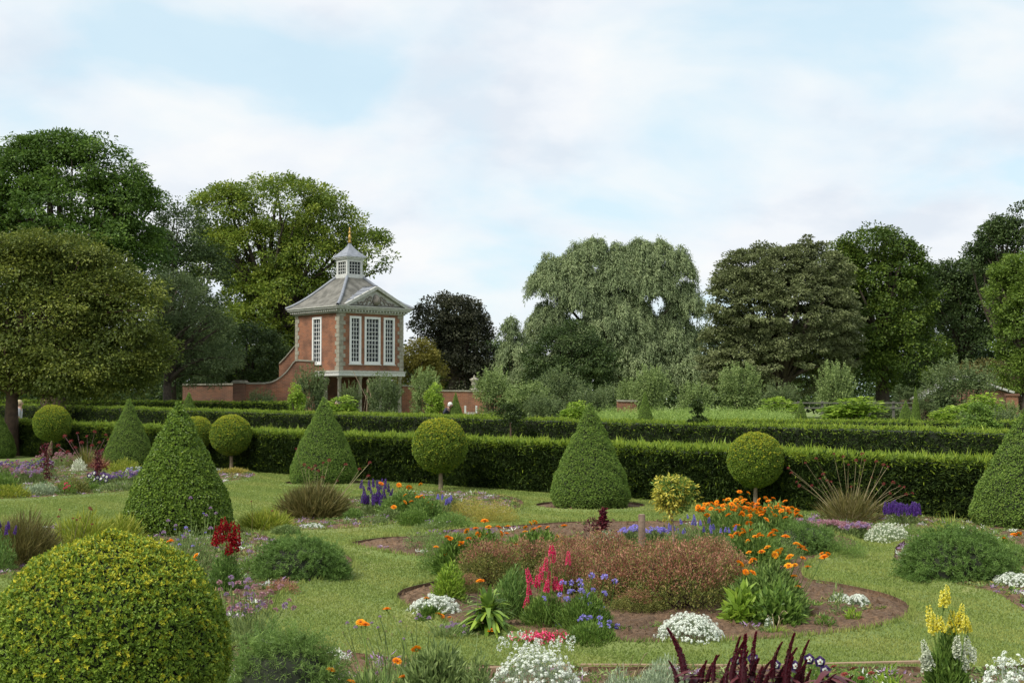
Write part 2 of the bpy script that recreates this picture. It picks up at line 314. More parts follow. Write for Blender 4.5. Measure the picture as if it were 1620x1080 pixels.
def soilmat():
    m, nt, o = newmat("soil"); p = N(nt, "ShaderNodeBsdfPrincipled"); p.inputs["Roughness"].default_value = 0.95; nt.links.new(p.outputs[0], o.inputs[0])
    t = N(nt, "ShaderNodeTexCoord"); a = N(nt, "ShaderNodeTexNoise"); a.inputs["Scale"].default_value = 30; a.inputs["Detail"].default_value = 8; a.inputs["Roughness"].default_value = 0.7
    nt.links.new(t.outputs["Object"], a.inputs["Vector"])
    b = N(nt, "ShaderNodeTexNoise"); b.inputs["Scale"].default_value = 1.6; b.inputs["Detail"].default_value = 4; nt.links.new(t.outputs["Object"], b.inputs["Vector"])
    r1 = ramp(nt, [(0.3, (0.06, 0.036, 0.018)), (0.5, (0.14, 0.085, 0.046)), (0.68, (0.25, 0.165, 0.10))]); nt.links.new(a.outputs["Fac"], r1.inputs[0])
    r2 = ramp(nt, [(0.35, (0.75, 0.72, 0.7)), (0.65, (1.1, 1.05, 1.0))]); nt.links.new(b.outputs["Fac"], r2.inputs[0])
    mu = N(nt, "ShaderNodeMix", data_type="RGBA", blend_type="MULTIPLY"); mu.inputs[0].default_value = 1
    nt.links.new(r1.outputs[0], mu.inputs[6]); nt.links.new(r2.outputs[0], mu.inputs[7]); nt.links.new(mu.outputs[2], p.inputs["Base Color"])
    bp = N(nt, "ShaderNodeBump"); bp.inputs["Strength"].default_value = 0.8; bp.inputs["Distance"].default_value = 0.03
    nt.links.new(a.outputs["Fac"], bp.inputs["Height"]); nt.links.new(bp.outputs[0], p.inputs["Normal"])
    return m
def lawnmat():
    m, nt, o = newmat("lawn"); p = N(nt, "ShaderNodeBsdfPrincipled"); p.inputs["Roughness"].default_value = 0.9; p.inputs["Specular IOR Level"].default_value = 0.15
    nt.links.new(p.outputs[0], o.inputs[0]); t = N(nt, "ShaderNodeTexCoord")
    a = N(nt, "ShaderNodeTexNoise"); a.inputs["Scale"].default_value = 0.9; a.inputs["Detail"].default_value = 7; a.inputs["Roughness"].default_value = 0.62; nt.links.new(t.outputs["Object"], a.inputs["Vector"])
    r1 = ramp(nt, [(0.3, (0.125, 0.18, 0.052)), (0.45, (0.152, 0.205, 0.06)), (0.57, (0.178, 0.218, 0.07)), (0.7, (0.23, 0.235, 0.085))]); nt.links.new(a.outputs["Fac"], r1.inputs[0])
    b = N(nt, "ShaderNodeTexNoise"); b.inputs["Scale"].default_value = 60; b.inputs["Detail"].default_value = 6; nt.links.new(t.outputs["Object"], b.inputs["Vector"])
    r2 = ramp(nt, [(0.3, 0.82), (0.7, 1.12)]); nt.links.new(b.outputs["Fac"], r2.inputs[0])
    mu = N(nt, "ShaderNodeMix", data_type="RGBA", blend_type="MULTIPLY"); mu.inputs[0].default_value = 1
    nt.links.new(r1.outputs[0], mu.inputs[6]); nt.links.new(r2.outputs[0], mu.inputs[7]); nt.links.new(mu.outputs[2], p.inputs["Base Color"])
    bp = N(nt, "ShaderNodeBump"); bp.inputs["Strength"].default_value = 0.6; bp.inputs["Distance"].default_value = 0.02
    nt.links.new(b.outputs["Fac"], bp.inputs["Height"]); nt.links.new(bp.outputs[0], p.inputs["Normal"])
    return m
SOIL = soilmat(); LAWN = lawnmat()
g = G(); g.add([(-1500, -200, 0), (1500, -200, 0), (1500, 2500, 0), (-1500, 2500, 0)], [[0, 1, 2, 3]])
tag(g.build("lawn", LAWN), kind="structure")
BEDS = []
def bed(pts, sub=6, mound=0.05, cell=0.035, px=True):
    poly = smooth_poly([gp(*p) for p in pts] if px else pts, sub)
    BEDS.append(poly)
    bm = bmesh.new(); vs = [bm.verts.new((x, y, 0.004)) for x, y in poly]; f = bm.faces.new(vs)
    if f.normal.z < 0: f.normal_flip()
    bmesh.ops.triangulate(bm, faces=[f]); me = bpy.data.meshes.new("t"); bm.to_mesh(me); bm.free()
    n = len(me.vertices); V = np.empty(n * 3); me.vertices.foreach_get("co", V); V = V.reshape(-1, 3)
    F = np.array([list(q.vertices) for q in me.polygons]); g = G(); g.add(V, F)
    lo, hi = poly.min(0), poly.max(0)
    xs = np.arange(lo[0], hi[0] + cell, cell); ys = np.arange(lo[1], hi[1] + cell, cell)
    X, Y = np.meshgrid(xs, ys); Q = np.stack([X.ravel(), Y.ravel()], 1)
    ins = inside(poly, Q); d = np.where(ins, edgedist(poly, Q), 0)
    Z = -0.02 + np.minimum(d * 0.5, mound) + R.normal(0, 0.007, len(Q)) + 0.012 * vnoise(Q[:, 0], Q[:, 1], 5) + 0.008 * vnoise(Q[:, 0], Q[:, 1], 14, 3)
    nx = len(xs); idx = np.arange(len(Q)).reshape(X.shape)
    F = np.stack([idx[:-1, :-1], idx[:-1, 1:], idx[1:, 1:], idx[1:, :-1]], -1).reshape(-1, 4)
    F = F[ins[F].all(1)]; used = np.unique(F); mp_ = np.full(len(Q), -1); mp_[used] = np.arange(len(used))
    g.add(np.column_stack([Q, Z])[used], mp_[F], smooth=False)
    # clods
    k = int(len(F) * 0.12)
    if k:
        c = np.column_stack([Q, Z])[R.choice(used, k)] + R.normal(0, .02, (k, 3)) * [1, 1, 0]; s = R.gamma(2, .006, k) + .005
        D = np.array([[1, 0, -.3], [-.5, .87, -.3], [-.5, -.87, -.3], [0, 0, .8]]); th = R.random(k) * 6.28
        D = D[None] * s[:, None, None] * R.uniform(.6, 1.3, (k, 4, 1)); cs, sn = np.cos(th)[:, None], np.sin(th)[:, None]
        Vc = np.stack([D[..., 0] * cs - D[..., 1] * sn, D[..., 0] * sn + D[..., 1] * cs, D[..., 2]], -1) + c[:, None]
        F = np.array([[0, 1, 3], [1, 2, 3], [2, 0, 3]])[None] + np.arange(k)[:, None, None] * 4
        g.add(Vc.reshape(-1, 3), F.reshape(-1, 3))
    tag(g.build("bed_soil", SOIL), kind="structure")
    return poly
# central bed
bed([(558, 863), (610, 854), (680, 851), (720, 841), (800, 836), (900, 829), (1010, 828), (1130, 828), (1250, 836), (1330, 853), (1352, 868), (1315, 884), (1275, 894), (1268, 918),
     (1320, 928), (1395, 945), (1432, 966), (1405, 992), (1270, 1013), (1100, 1022), (960, 1021), (800, 1003), (690, 985), (634, 958), (640, 938), (700, 922), (735, 905), (715, 890), (640, 882), (585, 872)], cell=.04)
bed([(570, 788), (640, 781), (720, 779), (805, 788), (828, 801), (800, 816), (735, 822), (660, 826), (610, 834), (550, 839), (480, 842), (430, 838), (445, 812), (500, 798)], cell=.05)
bed([(250, 850), (330, 842), (400, 845), (440, 858), (500, 870), (545, 882), (560, 895), (545, 912), (470, 932), (440, 950), (420, 975), (330, 1000), (200, 1000), (60, 930), (-60, 900), (-80, 850), (60, 838), (160, 838)], cell=.06)
bed([(-150, 805), (-60, 795), (60, 790), (200, 780), (330, 768), (400, 757), (395, 748), (330, 742), (240, 738), (190, 748), (120, 737), (80, 733), (0, 732), (-160, 735)], cell=.08)
bed([(90, 729), (150, 724), (250, 725), (390, 738), (400, 746), (360, 749), (250, 745), (160, 740)], cell=.1)
bed([(1235, 822), (1330, 815), (1480, 822), (1620, 835), (1800, 850), (1800, 1010), (1640, 985), (1570, 945), (1490, 925), (1420, 900), (1412, 872), (1430, 855), (1400, 850), (1330, 848), (1270, 838)], cell=.06)
bed([(x, 1063) for x in (930, 1100, 1300, 1445)] + [(1470, 1066), (1800, 1075), (1800, 1400), (0, 1400), (330, 1180), (360, 1040), (450, 1020), (560, 1040), (760, 1060)], cell=.04)
def ring(px, d, r):
    x = xat(px, d); t = np.linspace(0, 2 * math.pi, 14, endpoint=False)
    bed([(x + r * math.cos(a), d + r * math.sin(a)) for a in t], px=False, sub=3, cell=.08, mound=.02)
ring(933, 20.9, 0.86); ring(513, 26.5, .76); ring(1625, 17.7, .92)
# turf rising to a cut edge round every bed
for bi, p in enumerate(BEDS):
    nx_ = np.roll(p, -1, 0) - np.roll(p, 1, 0); area = 0.5 * np.sum(p[:, 0] * np.roll(p[:, 1], -1) - np.roll(p[:, 0], -1) * p[:, 1]); nn = unit(np.column_stack([nx_[:, 1], -nx_[:, 0]])) * np.sign(area)
    rows = [(0.0, -.012), (.006, .036), (.03, .038), (.16, -.002)]; m_ = len(p); V = np.concatenate([np.column_stack([p + nn * o_, np.full(m_, z_)]) for o_, z_ in rows])
    bad = np.zeros(m_, bool)
    for bj, q in enumerate(BEDS):
        if bj != bi: bad |= inside(q, p + nn * .08)
    F, MI = [], []
    for r_ in range(3):
        for i in range(m_):
            j = (i + 1) % m_
            if bad[i] or bad[j]: continue
            F.append([r_ * m_ + i, r_ * m_ + j, (r_ + 1) * m_ + j, (r_ + 1) * m_ + i]); MI.append(1 if r_ == 0 else 0)
    g = G(); g.add(V, F, np.array(MI)); tag(g.build("lawn_edge", [LAWN, SOIL]), kind="structure")
# mown grass blades close to the camera
nb = 900000
y = 5.0 + (R.random(nb) ** 1.3) * 27; x = (R.random(nb) - .5) * y * .84
Q = np.column_stack([x, y]); keep = np.ones(nb, bool)
for p in BEDS: keep &= ~(inside(p, Q))
Q = Q[keep]; k = len(Q); h = R.uniform(.007, .018, k) * (1 + .015 * Q[:, 1]); wd = .0022 + .0004 * Q[:, 1]; a = R.random(k) * 6.28
near = np.zeros(k)
for p in BEDS[:3]: near = np.maximum(near, (edgedist(p, Q) < .05) * 1.0)
h = h * (1 + near * 1.6)
zb_ = np.zeros(k)
for p in BEDS: zb_ = np.maximum(zb_, .038 * np.clip((.15 - edgedist(p, Q)) / .12, 0, 1))
B = np.column_stack([Q, zb_]); s = np.column_stack([np.cos(a), np.sin(a), np.zeros(k)]) * wd[:, None]
T = B + np.column_stack([R.normal(0, .35, k) * h, R.normal(0, .35, k) * h, h])
g = G(); g.add(np.stack([B - s, B + s, T], 1).reshape(-1, 3), np.arange(k * 3).reshape(k, 3), rnd=np.clip(.5 + .22 * vnoise(Q[:, 0], Q[:, 1], .7, 2) + .12 * np.sign(np.sin((Q[:, 0] * .8 + Q[:, 1] * .6) * 6)) + R.normal(0, .10, k), 0, 1))
M["turf"] = L_("turf_blades", (0.15, 0.202, 0.062), (0.19, 0.237, 0.074), (0.248, 0.267, 0.094), 0.35, .7, .15)
tag(g.build("mown_grass", M["turf"]), "short mown grass of the curving garden lawn", "grass", kind="stuff")
# wooden edging board of the nearest bed
def board(name, a, b, label, h=.06):
    t = thing(name, label, "edging board", (a[0], a[1], 0)); g = G(); d = (b[0] - a[0], b[1] - a[1])
    obox(g, (0, 0, h / 2 - .01), (d[0], d[1], h / 2 - .01), .035, h + .02); g.build("plank", M["wood"], t)
    for s in (.04, .5, .96): g = G(); obox(g, (d[0] * s, d[1] * s - .035, -.1), (d[0] * s, d[1] * s - .035, h - .012), .04, .03); g.build("peg", M["wood"], t)
board("edging_board", gp(912, 1061), gp(1200, 1062), "wooden edging board along the near lawn edge, running behind the dark red tassel flowers", .045)
board("edging_board", gp(1203, 1062), gp(1478, 1055), "wooden edging board along the near lawn edge, ending at the yellow snapdragon", .045)
board("edging_board", gp(640, 1070), gp(905, 1062), "wooden edging board half hidden behind the big white alyssum", .045)

# ================================================================ pavilion
D0 = 75.0
cA = np.array([xat(537, D0), D0]); best = None
for th in np.radians(np.arange(15, 60, .25)):
    for sd in np.arange(3.6, 5.6, .02):
        r = cA + sd * np.array([math.cos(th), math.sin(th)]); l = cA + sd * np.array([-math.sin(th), math.cos(th)])
        e = (r[0] / r[1] * FPX + CX - 637) ** 2 + (l[0] / l[1] * FPX + CX - 467.5) ** 2
        if best is None or e < best[0]: best = (e, th, sd)
_, TH, SD = best
HS = SD / 2
cen = cA + HS * np.array([math.cos(TH), math.sin(TH)]) + HS * np.array([-math.sin(TH), math.cos(TH)])
pav = thing("brick_pavilion", "two storey red brick garden pavilion with white lantern, on columns", "pavilion", (cen[0], cen[1], 0), TH)
def Z(py, d=D0): return zat(py, d)
ZF0, ZF1, ZC, ZE = Z(594), Z(585.5), Z(493.5), Z(483.5)
def wallpanel(g, face, holes, z0, z1, t=.25):
    """wall on local -Y ('f') or -X ('l') face with rectangular holes (u0,u1,z0,z1); u along the face"""
    us = sorted({-HS, HS} | {h[0] for h in holes} | {h[1] for h in holes}); zs = sorted({z0, z1} | {h[2] for h in holes} | {h[3] for h in holes})
    for i in range(len(us) - 1):
        for j in range(len(zs) - 1):
            um, zm = (us[i] + us[i + 1]) / 2, (zs[j] + zs[j + 1]) / 2
            if any(h[0] < um < h[1] and h[2] < zm < h[3] for h in holes): continue
            if face == "f": box(g, us[i], us[i + 1], -HS, -HS + t, zs[j], zs[j + 1])
            elif face == "l": box(g, -HS, -HS + t, max(us[i], -HS + t + .001), min(us[i + 1], HS - t), zs[j], zs[j + 1])
            elif face == "r": box(g, HS - t, HS, max(us[i], -HS + t + .001), min(us[i + 1], HS - t), zs[j], zs[j + 1])
            else: box(g, us[i], us[i + 1], HS - t, HS, zs[j], zs[j + 1])
k_ = SD / 101 # metres per pixel-ish along the front
WZ0, WZ1 = Z(574), Z(499.5)
front_w = [(-HS + SD * .24, .42), (0.02, .60), (-HS + SD * .795, .42)]; front_w = [(-HS + SD * .243, SD * .165), (-HS + SD * .51, SD * .235), (-HS + SD * .775, SD * .165)]
left_w = [(0.0, SD * .2)]
g = G()
wallpanel(g, "f", [(c - w_ / 2, c + w_ / 2, WZ0, WZ1) for c, w_ in front_w], ZF1, ZC)
wallpanel(g, "l", [(c - w_ / 2, c + w_ / 2, WZ0, WZ1) for c, w_ in left_w], ZF1, ZC); wallpanel(g, "r", [], ZF1, ZC); wallpanel(g, "b", [], ZF1, ZC)
g.build("wall", M["brick"], pav)
g = G()      # projecting string course
for c in (1,):
    box(g, -HS - .05, HS + .05, -HS - .05, HS + .05, ZF1 - .001 - .04, ZF1 + .02)
g.build("string_course", M["stone"], pav)
g = G(); box(g, -HS - .1, HS + .1, -HS - .1, HS + .1, ZF0, ZF1 - .05); box(g, -HS - .14, HS + .14, -HS - .14, HS + .14, ZF1 - .1, ZF1 - .045); g.build("floor_beam", M["paint"], pav)
def window(face, c, w_, cols, rows):
    fw = .1; g = G(); gl = G(); mu = G()
    def B(gg, u0, u1, z0, z1, o0, o1):
        if face == "f": box(gg, u0, u1, -HS - o1, -HS - o0, z0, z1)
        else: box(gg, -HS - o1, -HS - o0, u0, u1, z0, z1)
    u0, u1 = c - w_ / 2, c + w_ / 2
    B(g, u0 - .03, u0 + fw, WZ0 - .03, WZ1 + .03, -.08, .035); B(g, u1 - fw, u1 + .03, WZ0 - .03, WZ1 + .03, -.08, .035)
    B(g, u0 + fw, u1 - fw, WZ1 - fw, WZ1 + .03, -.08, .035); B(g, u0 + fw, u1 - fw, WZ0 - .03, WZ0 + fw * 1.2, -.08, .035)
    fr = g.build("window", M["window_paint"], pav)
    B(gl, u0 + fw - .002, u1 - fw + .002, WZ0 + fw, WZ1 - fw, -.07, -.06); gl.build("pane", M["glass"], fr)
    iu0, iu1, iz0, iz1 = u0 + fw, u1 - fw, WZ0 + fw * 1.2, WZ1 - fw
    for i in range(1, cols): x = iu0 + (iu1 - iu0) * i / cols; B(mu, x - .014, x + .014, iz0, iz1, -.055, -.02)
    for i in range(1, rows):
        z = iz0 + (iz1 - iz0) * i / rows; hh = .025 if i == rows // 2 else .014; B(mu, iu0, iu1, z - hh, z + hh, -.052, -.018)
    mu.build("glazing_bars", M["window_paint"], fr)
    s = G(); B(s, u0 - .07, u1 + .07, WZ0 - .09, WZ0 - .031, -.05, .08); s.build("sill", M["paint"], fr)
window("f", front_w[0][0], front_w[0][1], 3, 10); window("f", front_w[1][0], front_w[1][1], 4, 10); window("f", front_w[2][0], front_w[2][1], 3, 10); window("l", 0, SD * .2, 3, 10)
nq = 14; qh = (ZC - ZF1 - .02) / nq
for (sx, sy) in ((-1, -1), (1, -1), (-1, 1)):
    g = G()
    for i in range(nq):
        a, b = (.40, .26) if i % 2 else (.26, .40); z = ZF1 + .021 + i * qh; e = .03
        x0, x1 = sorted((sx * (HS + e), sx * (HS - a))); y0, y1 = sorted((sy * (HS + e), sy * (HS - b)))
        box(g, x0, x1, y0, y1, z + .008, z + qh - .008)
    g.build("quoins", M["stone"], pav)
g = G()   # cornice in steps with little brackets
for e, z0, z1 in ((.10, ZC - .02, ZC + .06), (.30, ZC + .16, ZC + .22), (.37, ZC + .22, ZE - .04), (.43, ZE - .04, ZE + .02)):
    box(g, -HS - e, HS + e, -HS - e, HS + e, z0, z1)
box(g, -HS - .14, HS + .14, -HS - .14, HS + .14, ZC + .06, ZC + .16)
g.build("cornice", M["trim"], pav)
g = G(); nd = 22
for i in range(nd + 1):
    u = -HS - .1 + (SD + .2) * i / nd
    box(g, u - .045, u + .045, -HS - .27, -HS - .141, ZC + .06, ZC + .16); box(g, -HS - .29, -HS - .141, u - .045, u + .045, ZC + .06, ZC + .16)
g.build("dentils", M["trim"], pav)
ZL0, ZL1 = zat(440, 78), zat(411, 78); LH = .55
prof = []
for t in np.linspace(0, 1, 9):
    rr = (HS + .42) * (1 - t) + (LH + .02) * t; z = ZE + .02 + (ZL0 - ZE) * (t ** 1.12 * .97 + .03 * t); prof.append((rr - .16 * math.sin(math.pi * t) * (1 - t), z))
def pyramid(g, prof, mat=0):
    V = []
    for r_, z in prof: V += [(-r_, -r_, z), (r_, -r_, z), (r_, r_, z), (-r_, r_, z)]
    F = []
    for i in range(len(prof) - 1):
        for j in range(4): F.append([i * 4 + j, i * 4 + (j + 1) % 4, i * 4 + 4 + (j + 1) % 4, i * 4 + 4 + j])
    k = len(prof) - 1; F.append([0, 3, 2, 1]); F.append([k * 4, k * 4 + 1, k * 4 + 2, k * 4 + 3]); g.add(V, F, mat)
g = G(); pyramid(g, prof); roof = g.build("roof", M["slate"], pav)
g = G()
for sx, sy in ((-1, -1), (1, -1), (-1, 1), (1, 1)):
    P = np.array([(sx * (r_ + .01), sy * (r_ + .01), z + .02) for r_, z in prof]); tubes(g, P[None], .09, 8)
g.build("hip_lead", M["lead"], roof)
# lantern
lan = G(); box(lan, -LH - .05, LH + .05, -LH - .05, LH + .05, ZL0 - .12, ZL0 + .22)
for sx, sy in ((-1, -1), (1, -1), (-1, 1), (1, 1)):
    box(lan, *sorted((sx * LH, sx * (LH - .16))), *sorted((sy * LH, sy * (LH - .16))), ZL0 + .22, ZL1)
box(lan, -LH - .01, LH + .01, -LH - .01, LH + .01, ZL1 - .14, ZL1)
box(lan, -LH - .07, LH + .07, -LH - .07, LH + .07, ZL1, ZL1 + .08); box(lan, -LH - .13, LH + .13, -LH - .13, LH + .13, ZL1 + .08, ZL1 + .15)
lo = lan.build("lantern", M["paint"], pav)
for face in range(4):
    g = G(); gl = G(); c, s = math.cos(face * math.pi / 2), math.sin(face * math.pi / 2)
    a = LH - .16
    for i in range(1, 4): x = -a + 2 * a * i / 4; box(g, x - .014, x + .014, -LH + .03, -LH + .07, ZL0 + .22, ZL1 - .14)
    for i in range(1, 4): z = ZL0 + .22 + (ZL1 - .36 - ZL0) * i / 4; box(g, -a, a, -LH + .032, -LH + .068, z - .014, z + .014)
    box(gl, -a, a, -LH + .08, -LH + .09, ZL0 + .22, ZL1 - .14)
    for gg, nm, mt in ((gl, "lantern_pane", M["glass"]), (g, "lantern_glazing_bars", M["paint"])):
        gg.V = [np.column_stack([v[:, 0] * c - v[:, 1] * s, v[:, 0] * s + v[:, 1] * c, v[:, 2]]).astype(np.float32) for v in gg.V]; gg.build(nm, mt, lo)
zt = ZL1 + .15; ztop = zat(383, 78); pr = []
for t in np.linspace(0, 1, 10): pr.append((max(.07, (LH + .12) * (1 - t) ** 1.7 + .05), zt + (ztop - zt) * (t ** .85)))
g = G(); pyramid(g, pr); g.build("lantern_roof", M["lead"], lo)
zf = ztop; H = zat(359, 78) - zf
g = G(); lathe(g, [(0.001, zf - .05), (.09, zf - .05), (.1, zf + .05), (.06, zf + .12), (.09, zf + .2), (.10, zf + .28), (.09, zf + .38), (.06, zf + .44), (.05, zf + .5), (.1, zf + .56), (.06, zf + .64), (.035, zf + .72), (.06, zf + .78), (.02, zf + H), (0.001, zf + H + .01)], 14)
g.build("finial", M["gold"], lo)
# pediment on the front face
PW = SD * .47; pc = .02 * SD; za = zat(455, 76); zb = ZE + .02
g = G(); yf = -HS - .30
V = [(pc - PW + .1, yf + .06, zb), (pc + PW - .1, yf + .06, zb), (pc, yf + .06, za - .12)]; V += [(x, 0.0, z) for x, _, z in V]
g.add(V, [[0, 1, 2], [3, 5, 4]]); g.add(V, [[0, 3, 4, 1], [1, 4, 5, 2], [2, 5, 3, 0]]); ped = g.build("pediment", M["trim"], pav)
g = G(); 
for s in (-1, 1):
    obox(g, (pc + s * (PW + .06), yf - .02, zb + .02), (pc, yf - .02, za + .02), .24, .17)
g.build("raking_cornice", M["trim"], ped)
g = G()
for s in (-1, 1):
    a = np.array([pc + s * (PW + .08), yf - .1, zb + .1]); b = np.array([pc, yf - .1, za + .11]); a2 = a + [0, 2.2, 0]; b2 = b + [0, 2.2, 0]; th_ = np.array([0, 0, -.07])
    V = [a, b, b2, a2, a + th_, b + th_, b2 + th_, a2 + th_]; g.add(V, [[0, 1, 2, 3], [7, 6, 5, 4], [0, 4, 5, 1], [1, 5, 6, 2], [2, 6, 7, 3], [3, 7, 4, 0]])
    for q in (.25, .5, .75, 1.0):
        p = a + (b - a) * q + [0, .02, .02]; obox(g, p, p + [0, 2.1, 0], .05, .05)
g.build("pediment_roof", M["lead"], ped)
g = G()
lathe(g, [(.001, zb + .08), (.2, zb + .14), (.26, zb + .34), (.18, zb + .56), (.1, zb + .7), (.001, zb + .72)], 10, (pc, yf + .03, 0), noise=.06)
for s in (-1, 1):
    for j, (u, z, r_) in enumerate(((.42, .2, .17), (.7, .16, .14), (.98, .12, .11), (1.22, .1, .08), (.38, .45, .11), (.62, .34, .09))):
        t = np.linspace(0, 5.2, 12); P = np.column_stack([pc + s * (u + r_ * (1 - t / 9) * np.cos(t)), np.full(12, yf + .04), zb + .04 + z + r_ * (1 - t / 9) * np.sin(t)]); tubes(g, P[None], .045, 5)
g.build("carving", M["relief"], ped)
# loggia
g = G()
for u in np.linspace(-HS + .12, HS - .12, 4): 
    col = G()
    col.add([], np.zeros((0, 4))) if False else None
    lathe(col, [(.001, 0), (.18, 0), (.18, .16), (.13, .2), (.115, 1.2), (.1, ZF0 - .18), (.15, ZF0 - .14), (.15, ZF0 - .001)], 12, (u, -HS + .14, 0)); col.build("column", M["stone"], pav)
for u in (-HS + .12 + (SD - .24) / 3, -HS + .12 + (SD - .24) * 2 / 3, HS - .12):
    col = G(); lathe(col, [(.001, 0), (.18, 0), (.18, .16), (.13, .2), (.115, 1.2), (.1, ZF0 - .18), (.15, ZF0 - .14), (.15, ZF0 - .001)], 12, (-HS + .14, u, 0)); col.build("column", M["stone"], pav)
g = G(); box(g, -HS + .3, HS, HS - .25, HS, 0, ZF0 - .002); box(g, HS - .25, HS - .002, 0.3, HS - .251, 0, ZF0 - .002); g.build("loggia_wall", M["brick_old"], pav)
g = G(); box(g, -HS + .9, -HS + 2.0, HS - .32, HS - .251, 0, 2.3); g.build("loggia_door", M["dark_wood"], pav)
g = G(); box(g, -HS, HS, -HS, HS, .005, .1); g.build("loggia_floor", M["stone"], pav)
# ================================================================ garden walls
def wall_profile(name, label, d, prof_px, py_base=None, t=.35, matn="brick", y_extra=0, group=None, slope=0.0, cat="wall"):
    """prof_px: list of (px, py) along the top edge, left to right"""
    x0 = xat(prof_px[0][0], d); root = thing(name, label, cat, (x0, d, 0), 0, group)
    P = [(xat(px, d) - x0, zat(py, d)) for px, py in prof_px]; g = G(); c = G()
    for (xa, za_), (xb, zb_) in zip(P[:-1], P[1:]):
        ya, yb = xa * slope, xb * slope
        g.add([(xa, ya, -.05), (xb, yb, -.05), (xb, yb, zb_), (xa, ya, za_), (xa, ya + t, -.05), (xb, yb + t, -.05), (xb, yb + t, zb_), (xa, ya + t, za_)], [[0, 1, 2, 3], [5, 4, 7, 6], [3, 2, 6, 7]])
        e = .05; h = .09
        c.add([(xa, ya - e, za_ + .002), (xb, yb - e, zb_ + .002), (xb, yb - e, zb_ + h), (xa, ya - e, za_ + h), (xa, ya + t + e, za_ + .002), (xb, yb + t + e, zb_ + .002), (xb, yb + t + e, zb_ + h), (xa, ya + t + e, za_ + h)], BOXF[:, ::1] if False else [[0, 1, 2, 3], [5, 4, 7, 6], [3, 2, 6, 7], [0, 4, 5, 1], [0, 3, 7, 4], [1, 5, 6, 2]])
    xa, za_ = P[0]; xb, zb_ = P[-1]
    g.add([(xa, xa * slope, -.05), (xa, xa * slope + t, -.05), (xa, xa * slope + t, za_), (xa, xa * slope, za_)], [[3, 2, 1, 0]]); g.add([(xb, xb * slope, -.05), (xb, xb * slope + t, -.05), (xb, xb * slope + t, zb_), (xb, xb * slope, zb_)], [[0, 1, 2, 3]])
    g.build("brickwork", M[matn], root); c.build("coping", M["stone"], root)
    return root
sw = [(388, 607.5), (420, 607.2), (430, 605.5), (438, 602), (446, 596.5), (453, 590), (459, 582.5), (464, 575), (468, 571.5), (474, 571), (497, 572.5)]
wall_profile("garden_wall", "brick garden wall whose top sweeps up in a curve to the pavilion", 74.2, sw)
pr_ = thing("brick_pier", "square brick gate pier with flat cap at the left end of the curved wall", "pier", (xat(379, 74), 74, 0))
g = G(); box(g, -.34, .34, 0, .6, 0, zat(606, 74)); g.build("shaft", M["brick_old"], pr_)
g = G(); z = zat(606, 74); box(g, -.42, .42, -.08, .68, z + .001, z + .08); box(g, -.36, .36, -.02, .62, z + .08, z + .16); g.build("cap", M["stone"], pr_)
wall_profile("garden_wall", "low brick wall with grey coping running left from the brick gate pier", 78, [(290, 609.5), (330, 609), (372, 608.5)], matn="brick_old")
wall_profile("brick_gable", "brick gable end behind the curved wall, its top rising towards the pavilion", 79.5, [(442, 576), (452, 566), (466, 549), (480, 549)], cat="gable wall")
wall_profile("garden_wall", "long brick garden wall to the right of the pavilion carrying a stone urn", 79, [(636, 611), (650, 611.5), (664, 614), (676, 616.5), (690, 619), (758, 619.5), (800, 619.5)])
# urn
d = 79.15; urn = thing("stone_urn", "pale carved stone urn standing on the brick wall under the dark tree", "urn", (xat(750.5, d), d, zat(619.5, 79) + .09))
g = G(); k = .78 / 22 * 1.0
lathe(g, [(.001, 0), (.22, 0), (.22, .08), (.1, .14), (.08, .2), (.15, .27), (.19, .38), (.15, .46), (.24, .56), (.3, .66), (.2, .7), (.1, .74), (.05, .8), (.07, .84), (.001, .92)], 16); g.build("bowl", M["stone"], urn)
# small brick outbuilding right
d = 62; x0, x1, xm = xat(1458, d), xat(1598, d), xat(1520, d); ze, zp, zr = zat(631, d), zat(597, d), zat(622.5, d)
sh = thing("brick_outbuilding", "low brick outbuilding with white edged gable, half hidden behind shrubs", "outbuilding", (xm, d, 0))
a, b = x0 - xm, x1 - xm; g = G()
g.add([(a + .1, 0, 0), (b - .1, 0, 0), (b - .1, 0, zr), (0, 0, zp - .02), (a + .1, 0, ze)], [[0, 1, 2, 3, 4]]); g.add([(a + .1, 0, 0), (a + .1, 0, ze), (a + .1, 4, ze), (a + .1, 4, 0)], [[0, 1, 2, 3]]); g.add([(b - .1, 0, 0), (b - .1, 4, 0), (b - .1, 4, zr), (b - .1, 0, zr)], [[0, 1, 2, 3]])
g.build("wall", M["brick_old"], sh); g = G()
for (p, q) in (((a - .15, ze - .05), (0, zp + .02)), ((0, zp + .02), (b + .1, zr - .05))):
    V = [(p[0], -.15, p[1]), (q[0], -.15, q[1]), (q[0], 1.5, q[1]), (p[0], 1.5, p[1])]; V += [(x, y, z + .08) for x, y, z in V]; g.add(V, BOXF)
rf = g.build("roof", M["slate"], sh); g = G(); obox(g, (a - .2, -.2, ze), (-.05, -.2, zp + .05), .05, .15); g.build("bargeboard", M["paint"], sh)
g = G()
for i in range(8):
    p = np.array([.05 + (b + .1) * i / 8, -.2, zp + .05 + (zr - zp - .02) * i / 8]); q = np.array([.05 + (b + .1) * (i + .72) / 8, -.2, zp + .05 + (zr - zp - .02) * (i + .72) / 8]); obox(g, p, q, .06, .1)
g.build("verge_tiles", M["trim"], sh)
pr_ = thing("brick_pier", "small square brick pier with a cap beside the right hand outbuilding", "pier", (xat(1602, 60), 60, 0))
g = G(); box(g, -.2, .2, 0, .4, 0, zat(626, 60)); g.build("shaft", M["brick"], pr_); g = G(); z = zat(626, 60); box(g, -.25, .25, -.05, .45, z + .001, z + .1); g.build("cap", M["brick_old"], pr_)
